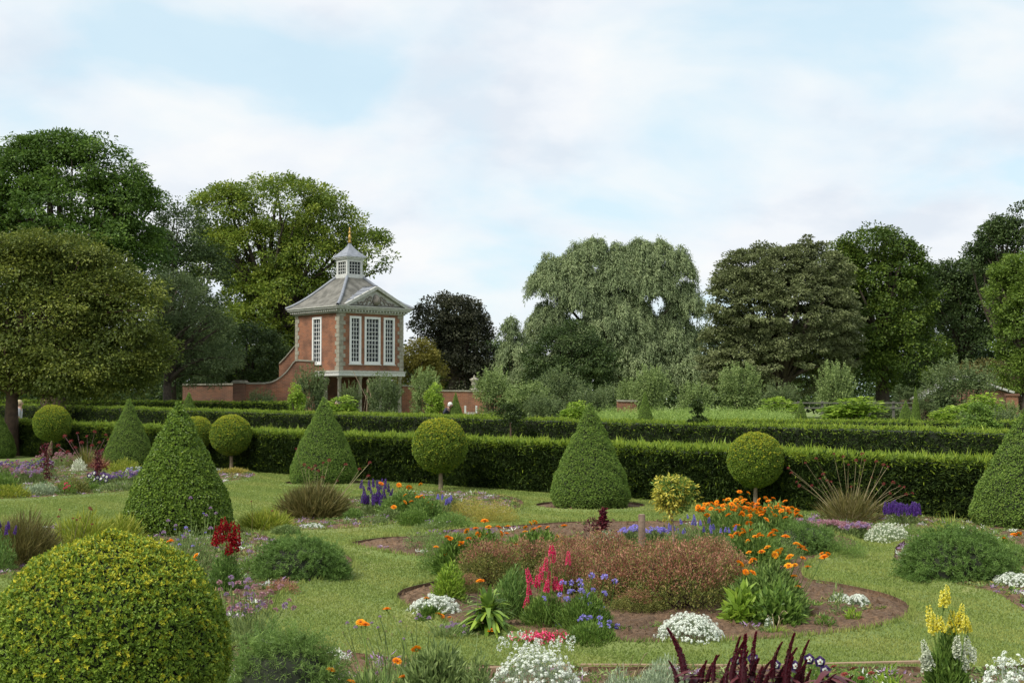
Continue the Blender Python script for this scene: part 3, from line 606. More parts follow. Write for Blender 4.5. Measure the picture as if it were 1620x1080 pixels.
wall_profile("garden_wall", "short low brick wall with pale coping behind the asparagus ferns", 66, [(976, 635), (1008, 635.5)])
# rail fence
d = 60; xa, xb = xat(1225, d), xat(1450, d); fn = thing("rail_fence", "low grey wooden rail fence along the back of the vegetable beds", "fence", (xa, d, 0)); Lf = xb - xa
for z in (zat(637, d), zat(645, d)):
    g = G(); obox(g, (0, 0, z), (Lf, 0, z), .04, .06); g.build("rail", M["rail"], fn)
for i in range(7):
    g = G(); u = Lf * i / 6; box(g, u - .05, u + .05, .03, .12, 0, zat(636, d) + .05); g.build("post", M["rail"], fn)
# planter and cane wigwam
d = 72; pl = thing("white_planter", "small white slatted planter holding a dark clipped bush by the brick wall", "planter", (xat(745, d), d, 0)); z0 = zat(632, d) - .02; wd = .3
g = G()
for s in (-1, 1): box(g, s * wd - .05, s * wd + .05, -.05, .05, 0.9, z0 - .3)
for i in range(6): u = -wd + .1 + (2 * wd - .2) * i / 5; box(g, u - .02, u + .02, -.03, .0, .75, z0 - .65)
box(g, -wd - .06, wd + .06, -.06, .5, .6, .75); box(g, -wd, wd, 0, .44, 0, .6); g.build("box", M["paint"], pl)
cw = thing("cane_wigwam", "wigwam of pale canes leaning together beside the pavilion columns", "plant support", (xat(588, 70), 70, 0)); g = G(); zt = zat(600, 70)
P = [curve((.55 * math.cos(a), .55 * math.sin(a), 0), (-.18 + .05 * math.cos(a + 2), .05 * math.sin(a), zt), 4) for a in np.linspace(0, 6.28, 7)[:-1]]; P.append(curve((.3, 0, .6), (-.95, 0, zt + .4), 4)); tubes(g, P, .016, 5); g.build("canes", M["cane"], cw)

g = G(); cov = []
for bi, (p, dens_) in enumerate(zip(BEDS[:7], (11, 52, 70, 40, 40, 60, 70))):
    lo, hi = p.min(0), p.max(0); n = int((hi - lo).prod() * dens_ * 1.5); Q = lo + R.random((n, 2)) * (hi - lo); Q = Q[(Q[:, 1] < 36) & inside(p, Q)]; Q = Q[edgedist(p, Q) > .06]
    nz = vnoise(Q[:, 0], Q[:, 1], 2.1, bi); Q = Q[nz > (-.75 if bi else .0)]; cov.append(Q)
Q = np.concatenate(cov); n = len(Q); k = 26; sz = R.uniform(.02, .075, n)
P = np.column_stack([Q, np.full(n, .03)])[:, None] + R.normal(0, .5, (n, k, 3)) * sz[:, None, None] * [1, 1, .25]; D_ = unit(R.normal(0, 1, (n, k, 3)) * [1, 1, .4] + [0, 0, .5])
kind_ = R.choice(5, n, p=[.42, .28, .14, .1, .06]); leaves(g, P.reshape(-1, 3), D_.reshape(-1, 3), rdir(n * k), R.uniform(.5, 1.1, n * k) * np.repeat(sz, k) * .9, R.uniform(.12, .3, n * k) * np.repeat(sz, k), np.repeat(kind_, k), fold=.1)
tag(g.build("bed_ground_cover", [M["green"], M["greygreen"], M["bronze_g"], M["lilac"], M["white"]]), "scattered seedlings and low ground cover on the bed soil", "ground cover", kind="stuff")
M["yew_new"] = L_("yew_new_growth", (0.09, 0.14, 0.03), (0.15, 0.22, 0.05), (0.26, 0.32, 0.08), 0.25)
# ================================================================ topiary and hedges
def revolve_points(prof, n):
    prof = np.array(prof, float); seg = np.linalg.norm(np.diff(prof, axis=0), axis=1); rm = (prof[1:, 0] + prof[:-1, 0]) / 2
    A = seg * np.maximum(rm, 1e-3); i = R.choice(len(A), n, p=A / A.sum()); t = R.random(n)
    p = prof[i] + (prof[i + 1] - prof[i]) * t[:, None]; th = R.random(n) * 2 * math.pi
    d = prof[i + 1] - prof[i]; nr, nz = d[:, 1], -d[:, 0]; l = np.hypot(nr, nz); nr, nz = nr / l, nz / l
    return np.column_stack([p[:, 0] * np.cos(th), p[:, 0] * np.sin(th), p[:, 1]]), np.column_stack([nr * np.cos(th), nr * np.sin(th), nz])
def clipped(prof, n, L, W, depth=.03, lump=.015, tipmat=None, tipz=.6, seed=0, ros=0, rs=1.0):
    g = G(); P, Nn = revolve_points(prof, n); zmax = max(p[1] for p in prof)
    f = 7 / max(p[0] for p in prof) * .5
    bump = vnoise(P[:, 0] + P[:, 2], P[:, 1] - P[:, 2], f, seed) + .6 * vnoise(P[:, 1] + P[:, 2], P[:, 0], f * 2.7, seed + 2)
    sink = R.random(n) ** 1.6
    Q = P + Nn * (bump * lump - depth * sink + depth * .15)[:, None]
    A = unit(Nn * R.uniform(.2, 1.0, n)[:, None] + UP * .35 + R.normal(0, .55, (n, 3))); FN = unit(Nn + R.normal(0, .5, (n, 3)))
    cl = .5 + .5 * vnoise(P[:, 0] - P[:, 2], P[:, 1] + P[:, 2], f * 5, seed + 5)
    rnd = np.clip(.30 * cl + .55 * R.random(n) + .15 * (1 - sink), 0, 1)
    mat = np.zeros(n, int)
    if tipmat is not None:
        pr = np.clip((Nn[:, 2] - tipz) * 1.3, 0, .75) * (.4 + .6 * cl); mat = np.where((R.random(n) < pr) & (sink < .5), 2, 0)
    leaves(g, Q, A, FN, L * R.uniform(.6, 1.3, n), W * R.uniform(.7, 1.2, n), mat, rnd, fold=.2)
    if ros:
        Pc, Nc = revolve_points(prof, ros); m_ = len(Pc); bump = vnoise(Pc[:, 0] + Pc[:, 2], Pc[:, 1] - Pc[:, 2], f, seed) + .6 * vnoise(Pc[:, 1] + Pc[:, 2], Pc[:, 0], f * 2.7, seed + 2)
        ax = unit(Nc + R.normal(0, .3, (m_, 3)) + UP * .25); hh = R.random(m_) ** 2; c0 = Pc + Nc * (bump * lump - depth * .2 + .02 * hh * (L / .0175))[:, None]; k = 9
        sd = unit(np.cross(ax[:, None], R.normal(size=(m_, k, 3)))); el = R.uniform(.25, 1.1, (m_, k, 1)); D_ = unit(ax[:, None] * el + sd); FN = unit(ax[:, None] - D_ * .4 + 0 * sd)
        base = c0[:, None] + ax[:, None] * R.uniform(-.5, .3, (m_, k, 1)) * L * rs
        cc = np.repeat(.5 + .5 * vnoise(Pc[:, 0] - Pc[:, 2], Pc[:, 1] + Pc[:, 2], f * 5, seed + 5), k); pm = np.repeat(np.clip(.34 + .6 * Nc[:, 2] - .2 * R.random(m_), .1, .9) > R.random(m_), k)
        leaves(g, base.reshape(-1, 3), D_.reshape(-1, 3), FN.reshape(-1, 3), L * rs * R.uniform(.7, 1.3, m_ * k), W * rs * R.uniform(.8, 1.2, m_ * k), np.where(pm, 2, 0), np.clip(.35 * np.repeat(hh, k) + .25 * cc + .4 * R.random(m_ * k), 0, 1), fold=.25)
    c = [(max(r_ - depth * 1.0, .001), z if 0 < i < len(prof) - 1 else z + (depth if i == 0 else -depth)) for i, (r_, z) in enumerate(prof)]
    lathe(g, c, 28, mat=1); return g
def cone_prof(r, h): return [(r * a, h * b) for a, b in ((.01, .0), (.84, .0), (.94, .03), (1, .10), (.98, .18), (.89, .30), (.76, .42), (.61, .54), (.455, .66), (.31, .77), (.18, .87), (.09, .94), (.035, .98), (.004, 1.0))]
def ball_prof(r, zc, flat=1.0): return [(max(r * math.cos(t), .003), zc + r * flat * math.sin(t)) for t in np.linspace(-math.pi / 2, math.pi / 2, 15)]
GC = "clipped topiary cones"; GB = "clipped topiary balls"
ca = thing("topiary_cone", "broad leaved clipped cone, the nearest one, behind the big yellow-green ball", "topiary", (xat(285, 16.75), 16.75, 0), 0, GC)
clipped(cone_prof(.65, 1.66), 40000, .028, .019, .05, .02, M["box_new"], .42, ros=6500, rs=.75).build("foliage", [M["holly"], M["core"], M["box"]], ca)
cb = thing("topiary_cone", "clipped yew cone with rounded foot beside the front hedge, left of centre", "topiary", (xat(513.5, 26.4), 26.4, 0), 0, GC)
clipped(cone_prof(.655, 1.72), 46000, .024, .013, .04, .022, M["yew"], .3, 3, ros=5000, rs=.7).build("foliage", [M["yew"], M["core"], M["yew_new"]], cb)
def cone(px, d, r, h, label, rz): return copy_tree(cb, (xat(px, d), d, 0), rz, (r / .655, r / .655, h / 1.72), label, GC)
cone(933, 20.9, .612, 1.62, "largest clear yew cone right of the central ball, in its own round bed", 1)
cone(206, 32.2, .59, 1.69, "clipped cone behind and left of the nearest cone, by the dark red tassels", 2)
cone(-8, 38, .62, 1.6, "clipped cone cut off by the left edge of the photo", 3)
cone(1626, 17.6, .75, 1.63, "big clipped cone cut off by the right edge of the photo", 4)
cone(721, 58, .47, 1.95, "small distant clipped cone in front of the brick wall with the urn", 5)
cone(1020, 47, .42, 1.93, "small distant cone before the pale asparagus ferns, right of the large yew cone", 1.5)
cone(1266, 46, .40, 1.66, "small distant cone at the left of the far right pair, before the rail fence", 2.5)
cone(1431, 46, .46, 1.60, "small distant cone at the right of the far right pair, near the outbuilding", 3.5)
cone(300, 56, .6, 1.95, "distant cone peeping out directly behind the tip of the nearest cone", 4.5)
cone(1447, 57, .25, 2.2, "slim dark distant cone between the far right cone and the outbuilding", 4.0)
big = thing("topiary_ball", "huge yellow-green clipped ball filling the lower left corner", "topiary", (xat(180, 5.75), 5.75, 0), 0, GB)
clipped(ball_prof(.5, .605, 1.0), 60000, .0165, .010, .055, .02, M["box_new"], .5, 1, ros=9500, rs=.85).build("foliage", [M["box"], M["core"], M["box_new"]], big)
g = G(); tubes(g, [curve((0, 0, 0), (0, 0, .3), 4)], .04, 8); g.build("trunk", M["bark_brown"], big)
st = thing("topiary_ball", "clipped ball on a slim pale trunk at the centre, in front of the dark hedge", "topiary", (xat(696, 24.6), 24.6, 0), 0, GB)
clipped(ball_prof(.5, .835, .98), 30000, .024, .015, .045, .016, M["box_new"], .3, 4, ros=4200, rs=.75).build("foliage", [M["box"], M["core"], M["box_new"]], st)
g = G(); tubes(g, [curve((.02, 0, -.02), (0, 0, .5), 6, (.01, 0, 0))], np.linspace(.045, .032, 6)[None], 8); g.build("trunk", M["bark_pale"], st)
def ball(px, d, r, zc, label, rz):
    k = r / .5; return copy_tree(st, (xat(px, d), d, zc - .835 * k), rz, (k, k, k), label, GB)
ball(367, 30.7, .465, .86, "clipped ball with golden top on a pale trunk, right of the nearest cone", 1)
ball(313, 31.8, .39, .88, "clipped ball partly hidden between the nearest cone and the golden topped ball", 2)
ball(85, 36.5, .50, 1.02, "clipped ball above the pink flowers at the left, behind a dark red plant", 3)
ball(1194, 20.6, .425, .75, "dull green clipped ball behind the dense orange marigolds", 4)
def hedge(name, label, a, b, th, h0, h1, n, sprig, tipn, ndir=None, mats=("yew_dark", "core", "yew_tip"), tiph=.09):
    a = np.array(a, float); b = np.array(b, float); L = np.linalg.norm(b - a); u = (b - a) / L; v = np.array([-u[1], u[0]])
    if v[1] < 0: v = -v          # v points away from camera
    root = thing(name, label, "hedge", (a[0], a[1], 0)); g = G()
    def pt(s, t, z): return np.column_stack([u[0] * s + v[0] * t, u[1] * s + v[1] * t, z])
    ends = th / (th + L); 
    # face and ends
    s = R.random(n) * L; hh = h0 + (h1 - h0) * s / L; z = R.random(n) * hh; t = np.zeros(n)
    e = R.random(n) < .12; ee = np.where(R.random(n) < .5, 0, L); t = np.where(e, R.random(n) * th, 0); s2 = np.where(e, ee, s)
    nx = np.where(e, np.where(ee == 0, -1, 1), 0); Nn = np.column_stack([u[0] * nx - v[0] * (~e), u[1] * nx - v[1] * (~e), np.zeros(n)])
    bump = .05 * vnoise(s * .6, z * 1.4, 3.2, 1) + .07 * vnoise(s, z, .9, 4)
    Q = pt(s2, t, z) + Nn * (bump + .02 - .07 * R.random(n) ** 1.5)[:, None]
    A = unit(Nn * .7 + np.array([u[0], u[1], 0]) * .75 * np.sign(-u[0] if u[0] else 1) * -1 + UP * .3 + R.normal(0, .4, (n, 3)))
    cl = np.clip(.5 + .7 * vnoise(s + z * .8, z * 3 - s * .3, 4, 7), 0, 1)
    leaves(g, Q, A, unit(Nn + UP * .4 + R.normal(0, .4, (n, 3))), sprig * R.uniform(.6, 1.5, n), sprig * .2, np.where((R.random(n) < .75 * np.clip((z / hh - .8) / .16, 0, 1)) | (R.random(n) < .12 * cl), 2, 0), np.clip(.45 * cl + .55 * R.random(n), 0, 1), fold=.1)
    # top
    m = tipn; s = R.random(m) * L; t = R.random(m) * th; hh = h0 + (h1 - h0) * s / L; tuft = .6 + .4 * vnoise(s * 1.1, t * 2, 3, 9)
    Q = pt(s, t, hh - .04 + .03 * vnoise(s, t, 2.0, 5) + .025 * vnoise(s, s * 0, .45, 6)); A = unit(np.column_stack([R.normal(0, .38, m), R.normal(0, .38, m), np.ones(m)]))
    edge = np.minimum(t, .12) / .12
    leaves(g, Q, A, unit(R.normal(size=(m, 3)) * [1, 1, .2]), tiph * R.gamma(4, .25, m) * tuft, sprig * .22, 2, np.clip(.5 * tuft + .5 * R.random(m), 0, 1), fold=.1)
    c = .07; P4 = [(c, c), (L - c, c), (L - c, th - c), (c, th - c)]; V = []
    for z_ in (0, 1):
        for s_, t_ in P4: V.append(pt(np.array([s_]), np.array([t_]), np.array([0 if z_ == 0 else h0 + (h1 - h0) * s_ / L - c]))[0])
    g.add(V, BOXF, 1); g.build("foliage", [M[m_] for m_ in mats], root)
    return root
def hp(px, d): return (xat(px, d), d)
hedge("hedge", "long dark front hedge with light new growth on top, running behind the cones", (6.75, 18.0), (-21.5, 46.4), 1.5, .84, 1.04, 130000, .11, 90000)
hedge("hedge", "second clipped hedge running behind the front hedge, from the right edge to the left", (12.5, 25.5), (-24, 62), 1.3, .98, 1.42, 60000, .12, 60000, tiph=.08)
hedge("hedge", "low third hedge at the far right, behind the small distant cones", (24, 41), (6.5, 45), 1.0, .95, .95, 14000, .14, 16000, tiph=.1)
hedge("hedge", "low box hedge below the brick wall in the centre distance", (-1, 56), (-18, 64), 1.0, 1.0, 1.15, 16000, .15, 16000, tiph=.08)
hedge("hedge", "dark tall hedge in front of the low brick wall at the left", (-11.6, 68), (-30, 68), 1.6, 1.5, 1.6, 20000, .18, 16000, tiph=.1)
# ================================================================ trees
def crown(g, blobs, ncl, nl, L, W, cr, mat=0, updir=.5, spread=1.0, shell=.6, flat=.6):
    """blobs (cx,cy,cz,rx,ry,rz) ; ncl clumps in all ; nl leaves each ; returns clump centres"""
    B = np.array(blobs, float); A = (B[:, 3] * B[:, 5] + B[:, 3] * B[:, 4] + B[:, 4] * B[:, 5]); i = R.choice(len(B), ncl, p=A / A.sum())
    D = rdir(ncl); D[:, 2] = np.where((D[:, 2] < -.3) & (R.random(ncl) < .5), -D[:, 2], D[:, 2])
    rr = shell + (1 - shell) * R.random(ncl) ** .6 + R.normal(0, .05, ncl); C = B[i, :3] + D * B[i, 3:] * rr[:, None]
    k = nl; n = ncl * k; crs = cr * R.uniform(.55, 1.35, ncl)
    off = (rdir(ncl * k) * (R.random(ncl * k) ** .42)[:, None]).reshape(ncl, k, 3) * [1, 1, flat] * crs[:, None, None] * .95; P = (C[:, None] + off).reshape(-1, 3)
    out = unit(D[:, None] * .6 + unit(off) * .8 + np.array([0, 0, -.25])).reshape(-1, 3)
    Nn = unit(np.array([0, 0, updir]) + R.normal(0, .45, (n, 3)) + np.repeat(D, k, 0) * .35)
    cl = np.repeat(R.random(ncl), k); rnd = np.clip(.45 * cl + .55 * R.random(n), 0, 1)
    Aq = unit(out + R.normal(0, .4, (n, 3)))
    leaves(g, P, Aq, Nn, L * R.uniform(.6, 1.3, n), W * R.uniform(.7, 1.3, n), mat, rnd, fold=.15)
    return C
def limbs(g, base, fork_z, C, n, r0, spread=.6):
    """trunk plus tapering limbs reaching a sample of clump centres"""
    base = np.array(base, float); top = base + [0, 0, fork_z]
    tubes(g, [curve(base - [0, 0, .1], top, 8, R.normal(0, .1, 3) * [1, 1, 0])], np.linspace(r0 * 1.25, r0 * .8, 8)[None] * np.array([1.3] + [1] * 7), 10)
    idx = R.choice(len(C), min(n, len(C)), replace=False); P = []; Rr = []
    for q in idx:
        c = C[q]; s = top + (c - top) * 0 + [0, 0, R.uniform(-.15, .5) * min(2.5, abs(c[2] - top[2]))]; s[:2] = top[:2]
        P.append(curve(s, c, 8, (R.normal(0, .3), R.normal(0, .3), R.uniform(.1, .7)))); Rr.append(np.linspace(r0 * R.uniform(.3, .6), r0 * .05, 8))
    # leader
    zc = C[:, 2].max(); P.append(curve(top, (C[:, 0].mean(), C[:, 1].mean(), zc - .8), 8, (R.normal(0, .3), 0, 0))); Rr.append(np.linspace(r0 * .8, r0 * .08, 8))
    tubes(g, P, np.array(Rr), 5)
def tree(name, label, cat, px, d, blobs, ncl, nl, L, W, cr, m, r0=.3, fork=3, nlimb=40, bark="bark", group="trees behind the garden", depth=.85, **k):
    x0 = xat(px, d); root = thing(name, label, cat, (x0, d, 0), 0, group); B = []
    for bx, by, rx, ry in blobs: B.append((xat(bx, d) - x0, R.uniform(-.25, .25) * rx / FPX * d, zat(by, d), rx / FPX * d, rx / FPX * d * depth, ry / FPX * d))
    g = G(); C = crown(g, B, int(ncl * 1.15), int(nl * 1.35), L * .78, W * .8, cr, **k); g.build("crown", M[m], root)
    t = G(); limbs(t, (0, 0, 0), fork, C, nlimb, r0); t.build("trunk", M[bark], root)
    return root
def willow(label, px, d, blobs, nstr, nl, m, r0=.5):
    x0 = xat(px, d); root = thing("willow_tree", label, "tree", (x0, d, 0), 0, "trees behind the garden"); g = G()
    B = np.array([(xat(bx, d) - x0, R.uniform(-.3, .3) * rx / FPX * d, zat(by, d), rx / FPX * d, rx / FPX * d * .8, ry / FPX * d) for bx, by, rx, ry in blobs])
    A = B[:, 3] * B[:, 5]; i = R.choice(len(B), nstr, p=A / A.sum()); D = rdir(nstr); D[:, 2] = np.abs(D[:, 2]) * 1.3 - .45
    C = B[i, :3] + D * B[i, 3:] * (R.random(nstr) ** .35 * .95)[:, None]; ln = R.uniform(.35, 1.25, nstr)
    # each strand arches out then hangs
    t = R.random((nstr, nl)); out = D * [1, 1, 0]
    P = C[:, None] + out[:, None] * (.9 * t * (1 - .35 * t) * ln[:, None])[..., None] + UP * ((.25 * t - .85 * t ** 2) * ln[:, None])[..., None] + R.normal(0, .09, (nstr, nl, 3))
    n = nstr * nl; P = P.reshape(-1, 3); A_ = unit(np.repeat(out, nl, 0) * .35 + np.array([0, 0, -.8]) * (t.reshape(-1, 1)) + R.normal(0, .33, (n, 3)) + [0, 0, -.15])
    cl = np.repeat(.5 + .5 * vnoise(C[:, 0], C[:, 2], .8, 3) + R.normal(0, .15, nstr), nl)
    leaves(g, P, A_, unit(R.normal(0, .5, (n, 3)) + np.repeat(D, nl, 0) + [0, 0, .3]), R.uniform(.16, .3, n), R.uniform(.045, .075, n), 0, np.clip(.5 * cl + .5 * R.random(n), 0, 1))
    g.build("crown", M[m], root); t_ = G(); limbs(t_, (0, 0, 0), 2.2, C[:400], 22, r0); t_.build("trunk", M["bark"], root)
    return root
# left group
tree("tall_tree", "tall dark green tree at the far left, with sky gaps near its top", "tree", 95, 66,
     [(60, 255, 62, 44), (140, 262, 58, 44), (100, 235, 50, 24), (20, 262, 50, 40), (180, 290, 50, 36), (215, 330, 38, 40), (20, 300, 60, 60), (95, 340, 100, 60), (190, 330, 55, 50), (-60, 330, 80, 90), (130, 400, 110, 60), (205, 390, 55, 50), (0, 420, 110, 80), (120, 470, 110, 60)], 800, 85, .22, .12, .75, "t_ash", .38, 5, 60, flat=.4)
tree("field_maple", "broad brownish green tree nearest the left edge, its crown hanging low", "tree", 21, 39.3,
     [(228, 470, 32, 26), (55, 388, 36, 24), (150, 408, 30, 22), (243, 560, 20, 40), (-20, 400, 40, 30), (90, 410, 62, 44), (20, 440, 80, 60), (150, 455, 70, 50), (70, 510, 120, 70), (195, 500, 55, 55), (215, 560, 42, 60), (120, 580, 100, 55), (0, 560, 110, 60), (110, 600, 60, 34), (190, 600, 52, 32), (-40, 600, 50, 36)], 620, 120, .13, .075, .62, "t_maple", .2, 1.9, 60, "bark_brown", shell=.55, flat=.42)
tree("poplar_tree", "big yellow-green tree with visible branches behind the pavilion", "tree", 440, 92,
     [(440, 325, 90, 46), (350, 335, 48, 44), (340, 400, 46, 50), (520, 350, 55, 45), (400, 400, 90, 55), (500, 420, 80, 60), (580, 400, 36, 36), (450, 480, 110, 60), (380, 540, 90, 60), (500, 550, 70, 60)], 900, 80, .25, .15, .85, "t_poplar", .5, 6, 80, shell=.6)
tree("dark_broadleaf_tree", "dark blue-green tree filling the gap between the far left tree and the yellow-green tree", "tree", 270, 80,
     [(280, 372, 48, 46), (255, 420, 50, 50), (300, 440, 60, 60), (270, 500, 70, 55), (310, 560, 70, 60), (230, 570, 60, 60)], 330, 80, .22, .12, .75, "t_dark", .35, 4, 50)
tree("grey_willow_tree", "lower grey-green tree left of the pavilion", "tree", 265, 72,
     [(275, 470, 45, 42), (310, 520, 55, 45), (260, 550, 50, 50), (330, 580, 50, 36)], 220, 80, .18, .07, .6, "t_grey", .25, 2.5, 40)
tree("dark_shrub_tree", "low dark tree directly left of the pavilion, behind the brick gable", "tree", 390, 84,
     [(390, 560, 60, 45), (350, 590, 50, 34), (430, 580, 36, 40), (300, 600, 50, 30)], 200, 80, .2, .12, .7, "t_dark", .25, 1.5, 30)
tree("oak_trunk_tree", "tree with a thick grey trunk just right of the person in a pale shirt", "tree", 82, 56,
     [(80, 540, 80, 44), (160, 585, 50, 30), (0, 590, 50, 24)], 160, 80, .16, .09, .6, "t_dark", .55, 1.8, 20, "bark_brown")
# middle
tree("copper_beech", "dark purplish tree right of the pavilion roof", "tree", 718, 96,
     [(712, 500, 52, 32), (690, 520, 44, 30), (752, 512, 22, 20), (730, 545, 52, 34), (715, 590, 66, 36), (765, 590, 38, 28)], 230, 85, .24, .17, .75, "t_beech", .4, 3, 40)
tree("golden_tree", "small golden green tree just right of the pavilion wall", "tree", 662, 84,
     [(664, 565, 26, 26), (655, 590, 30, 26), (680, 590, 22, 26)], 120, 80, .17, .07, .5, "t_gold", .15, 1.5, 20)
willow("large silvery green willow with several upright billowing crowns, right of centre", 985, 95,
       [(868, 420, 14, 28), (912, 400, 12, 26), (944, 394, 13, 28), (978, 402, 12, 28), (1010, 396, 12, 26), (1046, 394, 12, 24), (1078, 410, 12, 26), (980, 440, 40, 40), (868, 450, 34, 40), (900, 425, 26, 34), (935, 404, 26, 36), (915, 415, 18, 28), (990, 412, 18, 34), (1022, 402, 16, 30), (925, 470, 46, 60), (975, 432, 32, 44), (1010, 408, 24, 30), (1045, 402, 22, 26), (1030, 450, 40, 55), (1075, 425, 20, 34), (1085, 480, 28, 50), (980, 500, 60, 60), (1060, 530, 48, 56), (870, 520, 40, 60), (925, 560, 60, 56), (1000, 575, 70, 50), (1080, 580, 36, 44), (850, 590, 40, 36), (960, 520, 50, 40), (1040, 595, 60, 34), (1000, 545, 60, 40)], 7400, 40, "t_willow")
willow("slender pale willow at the left foot of the large silvery willow", 820, 93, [(808, 520, 14, 26), (820, 560, 32, 44), (845, 585, 40, 36)], 420, 40, "t_willow", .2)
tree("leafy_tree", "deep green tree standing in front of the willow's lower left side", "tree", 900, 90,
     [(905, 545, 52, 34), (870, 575, 46, 36), (935, 580, 50, 36), (900, 600, 70, 30)], 220, 85, .2, .12, .6, "t_dark", .2, 1.5, 30)
tree("horse_chestnut", "large rounded brownish olive chestnut tree right of the willow", "tree", 1235, 78,
     [(1215, 440, 80, 52), (1180, 490, 58, 70), (1275, 440, 70, 55), (1250, 500, 100, 70), (1170, 560, 60, 60), (1240, 570, 100, 56), (1310, 540, 50, 70), (1145, 590, 30, 36)], 1350, 70, .22, .11, .5, "t_chestnut", .4, 2.5, 50, shell=.85, flat=.35)
tree("oak_tree", "bright green oak with ragged top beside the brownish chestnut", "tree", 1395, 82,
     [(1340, 470, 50, 60), (1330, 420, 36, 34), (1385, 390, 58, 30), (1430, 415, 40, 32), (1350, 430, 50, 40), (1400, 450, 74, 46), (1440, 480, 48, 46), (1380, 520, 80, 50), (1430, 570, 70, 50), (1350, 580, 70, 45)], 480, 80, .23, .15, .7, "t_oak", .4, 4, 60, shell=.65)
tree("dark_yew_tree", "dark tree mass between the oak and the right edge", "tree", 1525, 86,
     [(1478, 460, 34, 30), (1515, 440, 40, 26), (1545, 430, 36, 30), (1510, 470, 50, 34), (1550, 480, 50, 50), (1500, 530, 60, 55), (1570, 545, 60, 60), (1480, 590, 70, 40), (1560, 600, 70, 36)], 380, 80, .22, .14, .75, "t_dark", .4, 3, 40)
tree("berry_tree", "tall sparse tree with reddish tips near the right edge", "tree", 1585, 80,
     [(1552, 410, 22, 26), (1572, 385, 26, 28), (1592, 365, 28, 26), (1612, 330, 12, 16), (1575, 425, 32, 28), (1620, 400, 30, 50)], 150, 60, .2, .13, .5, "t_dark", .25, 5, 60)
tree("lime_tree", "bright green tree cut off by the right edge", "tree", 1625, 64,
     [(1620, 440, 44, 38), (1600, 475, 36, 36), (1640, 500, 60, 60), (1612, 540, 34, 40), (1630, 585, 50, 40)], 300, 80, .17, .11, .55, "t_lime", .25, 3, 40)
tree("dark_broadleaf_tree", "dark tree behind the oak, filling the belt towards the right edge", "tree", 1470, 98,
     [(1470, 470, 60, 40), (1440, 540, 80, 60), (1520, 520, 70, 60), (1500, 600, 90, 40), (1380, 600, 90, 40), (1590, 560, 60, 70)], 420, 80, .24, .15, .85, "t_dark", .35, 3, 30)
tree("leafy_tree", "mid green tree low between the willow and the brownish chestnut", "tree", 1115, 100,
     [(1110, 560, 40, 40), (1090, 600, 50, 34), (1150, 600, 50, 36)], 160, 80, .22, .14, .75, "t_grey", .25, 2, 20)
tree("dark_broadleaf_tree", "low dark tree behind the dark purplish tree and the brick wall", "tree", 770, 104,
     [(770, 570, 46, 34), (730, 600, 60, 28), (820, 600, 40, 30), (690, 605, 40, 26)], 180, 80, .24, .15, .8, "t_dark", .25, 1.5, 20)
# far woodland to close the horizon
g = G(); n = 420; xs = R.uniform(-75, 75, n); hs = R.uniform(1.2, 4.3, n); ys = R.uniform(112, 122, n)
B = np.column_stack([xs, ys, hs * .9, np.full(n, 2.0), np.full(n, 1.5), hs * .5]); C = B[:, :3]
k = 190; P = C[:, None] + R.normal(0, .55, (n, k, 3)) * B[:, None, 3:]; P = P.reshape(-1, 3); P[:, 2] = np.abs(P[:, 2])
leaves(g, P, rdir(n * k), unit(R.normal(0, .5, (n * k, 3)) + UP * .6), .42, .26, 0, np.clip(np.repeat(R.random(n), k) * .5 + .5 * R.random(n * k), 0, 1))
tag(g.build("distant_woodland", M["t_dark"]), "dark strip of far-off woodland under the garden trees", "woodland", kind="stuff")
# bare brown bush right
bb = thing("bare_bush", "tangled brownish half bare bush behind the right hand outbuilding", "bush", (xat(1575, 68), 68, 0), 0)
g = G(); P = []
for i in range(260):
    a = R.random() * 6.28; o = R.random() * 2.9; z = R.uniform(1.8, 3.6) * (1 - .25 * o / 3); P.append(curve((R.normal(0, .5), R.normal(0, .4), .2), (o * math.cos(a), o * math.sin(a) * .7, z), 7, (R.normal(0, .3), R.normal(0, .3), R.uniform(.2, .9))))
tubes(g, P, np.linspace(.035, .008, 7)[None].repeat(len(P), 0), 3); g.build("branches", M["bark_brown"], bb)
g = G(); C = crown(g, [(0, 0, 2.6, 2.8, 1.8, 1.1)], 200, 30, .12, .06, .4); g.build("foliage", M["sedge"], bb)
# ---------------------------------------------------------------- middle distance shrubs (prototypes, then copies)
def shrub_proto(name, label, cat, px, d, r, h, m, L, W, ncl, nl, cr, tips=0, stem=True, group=None, flat=.8, bark="bark"):
    root = thing(name, label, cat, (xat(px, d), d, 0), 0, group); g = G(); zc = h * .6
    C = crown(g, [(0, 0, zc, r, r, h - zc), (0, 0, h * .45, r * .9, r * .9, h * .4)], ncl, nl, L, W, cr, shell=.55, flat=flat)
    if tips:   # upright leafy shoots on the outside
        n = tips; D = rdir(n); D[:, 2] = np.abs(D[:, 2]); B0 = D * [r, r, h - zc] + [0, 0, zc]; k = 26; t = R.random((n, k)); ax = unit(D * .6 + UP * .8)
        P = (B0 - ax * .15)[:, None] + ax[:, None] * (t * h * .22)[..., None] + R.normal(0, .02, (n, k, 3)); A = unit(np.repeat(ax, k, 0) * .7 + R.normal(0, .6, (n * k, 3)))
        leaves(g, P.reshape(-1, 3), A, rdir(n * k), L, W * .8, 0, np.clip(.35 + .65 * R.random(n * k), 0, 1))
    g.build("foliage", M[m], root); t = G()
    P = [curve((0, 0, -.05), C[q], 6, (0, 0, .1)) for q in R.choice(len(C), 14)]; tubes(t, P, np.linspace(.035, .008, 6)[None].repeat(len(P), 0), 4); t.build("stems", M[bark], root)
    return root
GS = "shrubs of the far kitchen garden"
def sp(px, top, half, d): return (half / FPX * d, zat(top, d))
